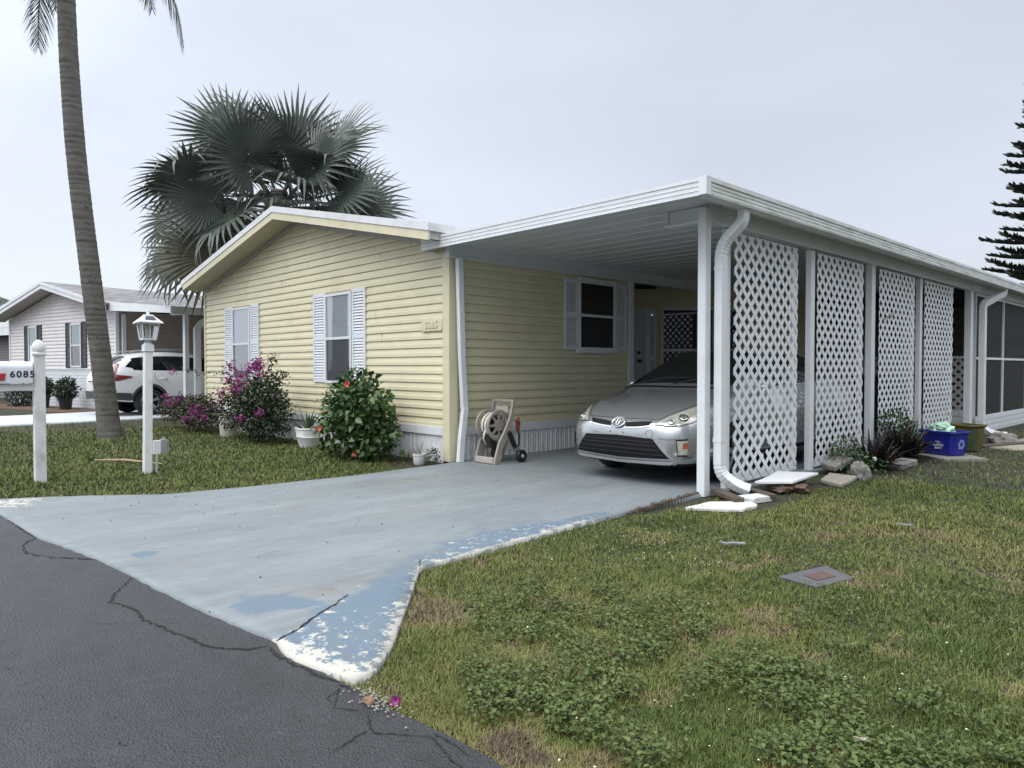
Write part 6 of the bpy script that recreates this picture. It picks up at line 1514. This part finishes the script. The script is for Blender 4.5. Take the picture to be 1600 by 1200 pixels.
# ------------------------------------------------------------------ recycling bins
def bin_(name, label, c, ax, W, D_, Hh, mat, rim=.022, taper=.86):
    t = thing(name, label, 'bin', (c[0], c[1], 0)); ax = Vector((*ax, 0)).normalized(); ay = Vector((-ax.y, ax.x, 0)); c = Vector((c[0], c[1], 0))
    def ring(k, z, g=0):
        r_ = []; 
        for sx, sy in ((-1, -1), (1, -1), (1, 1), (-1, 1)):
            for (ex, ey) in (((0, .05), (.05, 0)) if sx * sy > 0 else ((.05, 0), (0, .05))):
                hx, hy = W / 2 * k + g, D_ / 2 * k + g; r_.append(c + ax * sx * (hx - ex) + ay * sy * (hy - ey) + Vector((0, 0, z)))
        return r_
    mb = MB(); mb.grid([ring(taper * .97, .012), ring(taper, .03), ring(.97, Hh - .045), ring(.97, Hh - .04, .012), ring(1, Hh - .02, .02), ring(1, Hh, .018), ring(1, Hh, -.006), ring(.97, Hh - .03, -.008), ring(taper, .035, -.008)], close=True)
    n = len(mb.v); mb.add(ring(taper * .97, .012), [tuple(range(8))]); mb.add(ring(taper, .036, -.008), [tuple(range(8))])
    obj('tub', mb, mat, t, angle=35); return t, c, ax, ay
M_blue = pm('blue bin plastic', (.010, .018, .25), .38, .12, 5, dirt=(.05, .07, .2), ds=6, da=.5); M_blue2 = pm('pale blue print', (.20, .26, .55), .5)
t, c, ax, ay = bin_('recycling_bin', 'open blue recycling bin with a green plastic bag inside', (-3.10, 11.40), (.94, -.34), .54, .36, .35, M_blue)
def onface(u, v, o=.004):               # on the long front face, u along ax, v height
    k = .86 + (.97 - .86) * v / .32; return c - ay * (.18 * k + o) + ax * u + Vector((0, 0, v))
mpr = pm('white print', (.62, .66, .75), .5)
for i, s in enumerate(('NO', 'PLASTIC', 'BAGS')):
    me = text_mesh(s, .042, .0006, bold=.002); zdir = (onface(0, .3) - onface(0, 0)).normalized(); me.transform(frame_mat(onface(.03, .195 - i * .042), ax, zdir)); obj('lettering', me, mpr, t)
mb = MB(); mb.bar(onface(-.13, .312, .006), onface(.09, .312, .006), .012, .012); mb.bar(onface(-.13, .285, .006), onface(.09, .285, .006), .012, .012); mb.bar(onface(-.13, .285, .006), onface(-.13, .312, .006), .012, .012); mb.bar(onface(.09, .285, .006), onface(.09, .312, .006), .012, .012); obj('hand_grip', mb, M_blue, t)
mb = MB()                                # three chasing arrows on the short side
def os_(u, v): k = .86 + .11 * v / .32; return c + ax * (.27 * k + .004) + ay * u + Vector((0, 0, v))
for k in range(3):
    a = math.pi / 2 + k * 2.0944; b = a + 2.0944; p0, p1 = Vector((math.cos(a), math.sin(a))) * .085, Vector((math.cos(b), math.sin(b))) * .085; d = (p1 - p0); A, Bq = p0 + d * .12, p0 + d * .62; n_ = Vector((-d.y, d.x)).normalized() * .018
    P_ = [A + n_, A - n_, Bq - n_, Bq - n_ * 2, p0 + d * .86, Bq + n_ * 2, Bq + n_]; mb.add([os_(p.x, .17 + p.y) for p in P_], [tuple(range(7))])
obj('recycling_mark', mb, M_blue2, t)
t2, *_ = bin_('recycling_bin', 'olive yellow bin streaked with green behind the blue one', (-3.12, 12.5), (.94, -.34), .46, .34, .38, pm('olive yellow bin', (.125, .105, .022), .6, .2, 4, dirt=(.022, .06, .04), ds=3, da=.85, dthr=(.46, .6)))
def blob(c, r_, seed, amp=.2, sub=4, sc=2.2, squash=(1, 1, 1)):
    from mathutils import noise as mn
    bm = bmesh.new(); bmesh.ops.create_icosphere(bm, subdivisions=sub, radius=1)
    for v in bm.verts:
        d = v.co.normalized(); f = 1 + amp * mn.fractal(d * sc + Vector((seed * 7.1, seed * 3.3, seed)), 1.0, 2.0, 4); v.co = Vector((d.x * squash[0], d.y * squash[1], d.z * squash[2])) * r_ * f + Vector(c)
    me = bpy.data.meshes.new('blob'); bm.to_mesh(me); bm.free(); return me
bagm = pm('translucent green bag', (.42, .62, .50), .25, .25, 14, dirt=(.14, .42, .20), ds=8, da=.7, dthr=(.45, .65), coat=.4)
tag(obj('plastic_bag', blob((-3.14, 11.42, .35), .14, 3, .35, 5, 2.6, (1.05, 1, .82)), bagm, smooth=True), 'crumpled pale green plastic bag in the blue bin', 'bag')
# ------------------------------------------------------------------ stones, slabs and boards along the lattice
M_stone = pm('grey stone', (.22, .21, .19), .9, .25, 9, bump=.7, bs=25, dirt=(.12, .11, .09), ds=6, da=.6)
M_tanst = pm('pale tan flagstone', (.30, .275, .23), .9, .18, 8, bump=.6, bs=25, dirt=(.2, .17, .13), ds=5, da=.6)
M_brk = pm('brown broken brick', (.12, .085, .062), .9, .25, 12, bump=.7, bs=30, dirt=(.35, .30, .24), ds=7, da=.6)
M_whst = pm('flaking white painted concrete', (.64, .65, .62), .75, .08, 6, bump=.4, bs=40, dirt=(.30, .28, .22), ds=9, da=.6)
M_plank = pm('weathered brown plank', (.085, .066, .05), .85, .25, 14, bump=.5, bs=40, stretch=(1, 1, 1))
def slab(name, label, cat, pts, z0, z1, mat, bev=.012, tilt=0, grp=None):
    r_ = random.Random(len(label)); mb = MB(); P_ = []
    n = len(pts)
    for i in range(n):
        a, b = pts[i], pts[(i + 1) % n]
        for k in range(4): t_ = k / 4; P_.append((a[0] + (b[0] - a[0]) * t_ + r_.uniform(-.012, .012), a[1] + (b[1] - a[1]) * t_ + r_.uniform(-.012, .012)))
    y0 = min(p[1] for p in P_); mb.prism([(x, y, z0 + (y - y0) * tilt) for x, y in P_], (0, 0, z1 - z0)); o = obj(name, mb, mat, None, bevel=bev); tag(o, label, cat, grp); return o
slab('concrete_slab', 'broken white painted concrete slab lying in the grass by the downspout', 'slab', [(-3.52, 5.45), (-3.52, 5.85), (-3.24, 6.15), (-3.12, 6.02), (-3.12, 5.74), (-3.28, 5.6)], -.03, -.002, M_whst, .004)
slab('concrete_slab', 'smaller white painted concrete chunk behind the broken slab', 'slab', [(-3.46, 6.08), (-3.34, 6.52), (-3.2, 6.42), (-3.23, 6.16)], -.03, .025, M_whst, .005)
for a, b, lab in (((-3.70, 6.27), (-3.30, 6.02), 'brown weathered plank under the mouth of the nearest downspout'), ((-3.74, 6.68), (-3.18, 6.42), 'longer brown weathered plank beside the first lattice panel')):
    mb = MB(); mb.bar((*a, .025), (*b, .015), .10, .045); tag(obj('plank', mb, M_plank, bevel=.006), lab, 'plank')
mb = MB(); r_ = random.Random(4)
for k in range(24):
    y = 4.88 + k * .055; x = -3.70 - (y - 4.88) * .09; mb.lathe([(.024, -.04), (.026, .0 + r_.uniform(0, .02)), (.012, .015 + r_.uniform(0, .02))], (x, y, 0), 7)
tag(obj('log_edging', mb, M_plank), 'row of short brown stakes edging the driveway', 'edging')
slab('white_board', 'clean white board laid flat on bricks below the first lattice panel', 'board', [(-3.49, 6.68), (-3.22, 6.95), (-3.31, 7.73), (-3.68, 7.54)], .072, .096, pm('white laminate', (.78, .79, .80), .35, .03), .003)
for c_, r_s, sd_, lab in (((-3.36, 6.92, .015), .085, 1, 'brown brick chunk under the near end of the white board'), ((-3.19, 7.05, .02), .07, 2, 'brown brick chunk under the outer corner of the white board'), ((-3.45, 7.5, .015), .08, 5, 'brick chunk under the far end of the white board')):
    tag(obj('brick_chunk', blob(c_, r_s, sd_, .5, 3, 1.8, (1.3, 1, .62)), M_brk, angle=30), lab, 'brick')
slab('flagstone', 'pale tan flagstones at the end of the white board', 'stone', [(-3.30, 7.78), (-3.02, 7.62), (-3.12, 8.34), (-3.46, 8.36)], -.03, .02, M_tanst, .015)
slab('flagstone', 'tilted grey flagstone leaning below the second lattice panel', 'stone', [(-3.62, 8.55), (-3.42, 8.42), (-3.40, 8.98), (-3.66, 9.1)], .02, .085, M_stone, .015, .10)
tag(obj('rock', blob((-3.14, 8.47, .04), .13, 8, .55, 3, 1.3, (.75, .9, .95)), M_stone, angle=30), 'pointed speckled grey rock standing at the lawn edge', 'rock')
slab('flagstone', 'flat grey flagstone in front of the burgundy cordylines', 'stone', [(-3.26, 9.55), (-3.04, 9.52), (-3.06, 10.15), (-3.30, 10.2)], -.03, .05, M_stone, .015)
slab('flagstone', 'flat grey paving slab under the blue bin', 'stone', [(-3.5, 11.3), (-2.95, 10.85), (-2.55, 11.3), (-3.0, 11.8)], -.05, .008, M_stone, .01)
tag(obj('rock', blob((-3.0, 14.3, .0), .2, 12, .5, 3, 1.4, (1, .9, .75)), M_stone, angle=30), 'grey brown rock beside the far downspout', 'rock')
mb = MB(); mb.bar((-3.05, 13.1, -.01), (-2.55, 14.6, .0), .13, .04); tag(obj('plank', mb, M_plank, bevel=.006), 'grey brown plank on the ground by the screened porch', 'plank')
t = thing('solar_stake_light', 'tiny white solar stake light in front of the nearer cordyline', 'lamp', (-3.20, 9.05, 0)); mb = MB(); mb.lathe([(.006, -.03), (.006, .12)], (-3.20, 9.05, 0), 8); obj('stake', mb, M_black, t); mb = MB(); mb.lathe([(.016, .115), (.024, .125), (.024, .155), (.012, .165)], (-3.20, 9.05, 0), 12); obj('cap', mb, M_whitepot, t)
mb = MB(); mb.tube([(-3.73, 10.82, 1.93), (-3.72, 10.95, 1.97), (-3.725, 11.1, 2.0), (-3.72, 11.3, 2.06)], [.006, .008, .007, .003], 6); mb.tube([(-3.725, 11.1, 2.0), (-3.72, 11.2, 1.96)], .004, 5); tag(obj('twig', mb, pm('reddish twig', (.24, .16, .13), .8)), 'thin reddish twig caught on the third lattice panel', 'twig')
# things standing at the back of the carport
t = thing('barbecue_grill', 'dark grill on a pedestal in front of the lattice partition', 'grill', (-4.12, 14.6, 0)); mb = MB(); mb.box(-4.5, 14.4, .95, -3.95, 14.8, 1.05); mb.box(-4.45, 14.42, 1.05, -4.1, 14.78, 1.13); obj('hood', mb, M_black, t, bevel=.02)
mb = MB(); mb.box(-4.45, 14.45, .45, -4.15, 14.75, .95); mb.box(-4.5, 14.42, .40, -4.1, 14.78, .45); obj('cabinet', mb, pm('dark grey metal', (.07, .072, .075), .4), t, bevel=.01); mb = MB(); mb.tube([(-4.0, 14.5, .95), (-4.0, 14.5, 0)], .012, 6); mb.tube([(-4.45, 14.45, .4), (-4.45, 14.45, 0)], .012, 6); mb.tube([(-4.15, 14.75, .4), (-4.15, 14.75, 0)], .012, 6); obj('legs', mb, M_black, t)
t = thing('storage_cabinet', 'black storage cabinet standing behind the third lattice panel', 'cabinet', (-4.75, 13.9, 0)); mb = MB(); mb.box(-5.2, 13.6, .02, -4.4, 14.2, 1.05); obj('body', mb, M_black, t, bevel=.02); mb = MB(); mb.box(-5.22, 13.58, 1.05, -4.38, 14.22, 1.09); obj('lid', mb, M_black, t, bevel=.01)
# ------------------------------------------------------------------ utility cover and litter on the lawn
cv = thing('utility_cover', 'grey square utility cover with a rusty centre sunk in the lawn', 'cover', (-1.82, 4.27, -.03))
mb = MB(); mb.prism([(x, y, -.04) for x, y in ((-1.99, 4.10), (-1.89, 4.54), (-1.66, 4.40), (-1.74, 4.06))], (0, 0, .024)); obj('frame', mb, pm('grey plastic cover', (.085, .085, .095), .6, .15, 9, dirt=(.16, .14, .12), ds=8, da=.5), cv, bevel=.006)
mb = MB(); mb.prism([(x, y, -.012) for x, y in ((-1.885, 4.21), (-1.84, 4.38), (-1.745, 4.33), (-1.785, 4.17))], (0, 0, -.008)); obj('lid', mb, pm('rusty lid', (.095, .055, .045), .85, .3, 20), cv)
M_slate = pm('grey slate shard', (.20, .21, .22), .6, .2, 9)
slab('slate_shard', 'thin grey slate shard on the lawn left of the utility cover', 'shard', [(-2.62, 4.5), (-2.50, 4.62), (-2.47, 4.58), (-2.56, 4.48)], .004, .014, M_slate, .001)
slab('slate_shard', 'small grey slate shard on the far right of the lawn', 'shard', [(-1.95, 6.0), (-1.86, 6.08), (-1.86, 6.02)], .01, .02, M_slate, .001)
o = obj('fallen_flower', hibflower((-2.2, 1.49, .0), .032, 5), M_mag); tag(o, 'magenta flower fallen at the edge of the road', 'flower')
tag(obj('pebble', blob((-2.27, 1.415, .0), .024, 4, .3, 3, 1.5, (1.2, .8, .6)), pm('orange brown pebble', (.22, .135, .08), .8, .2, 20), smooth=True), 'orange brown pebble on the road edge beside the fallen flower', 'pebble')
mb = MB(); r_ = random.Random(8)
for k in range(150):
    x, y = r_.gauss(-2.27, .08), r_.gauss(1.445, .03); s = r_.uniform(.0012, .0042); mb.obox((x, y, -.006 + s * .4), (s, s * .3, 0), (-s * .3, s * .8, 0), (0, 0, s * .5))
tag(obj('gravel_crumbs', mb, pm('pale crumbs', (.27, .255, .23), .8, .4, 90)), 'pale gravel crumbs at the corner of the driveway', 'gravel', kind='stuff')
mb = MB(); r_ = random.Random(31)
def on_drive(): 
    while True:
        x, y = r_.uniform(-7.6, -2.9), r_.uniform(1.1, 7.5)
        if inpoly(np.array([x]), np.array([y]), DRIVE)[0] and not (x < -3.9 and x > -5.8 and y > 5.9): return x, y
for k in range(60):
    x, y = on_drive(); s = r_.uniform(.002, .007); a = r_.uniform(0, 6.28); u = Vector((math.cos(a), math.sin(a), 0)) * s; v = Vector((-u.y, u.x, 0)) * r_.uniform(.3, .8); mb.obox((x, y, .002), u, v, (0, 0, .0022))
tag(obj('driveway_grit', mb, pm('dark grit', (.045, .04, .034), .9, .4, 60)), 'dark grit and leaf bits scattered on the driveway', 'grit', kind='stuff')
mb = MB()
for k in range(34):
    x, y = on_drive(); a = r_.gauss(1.35, .5); l = r_.uniform(.12, .6); P_ = [(x + math.cos(a) * l * t + r_.uniform(-.012, .012), y + math.sin(a) * l * t) for t in (0, .3, .6, 1)]
    if all(inpoly(np.array([p[0]]), np.array([p[1]]), DRIVE)[0] for p in P_): ribbon(mb, P_, r_.uniform(.0025, .006), .0016 + k * .00002, 300 + k, .03, .004)
tag(obj('driveway_scratches', mb, pm('worn scratch', (.13, .148, .16), .8, .3, 30), normals=False), 'faint dark scratches and hairline cracks in the driveway paint', 'scratches', kind='stuff')
slab('paper_scrap', 'small pale scrap lying in the near weeds', 'litter', [(-.915, 2.435), (-.875, 2.46), (-.87, 2.44), (-.90, 2.42)], .012, .014, pm('pale scrap', (.40, .35, .31), .8), .001)
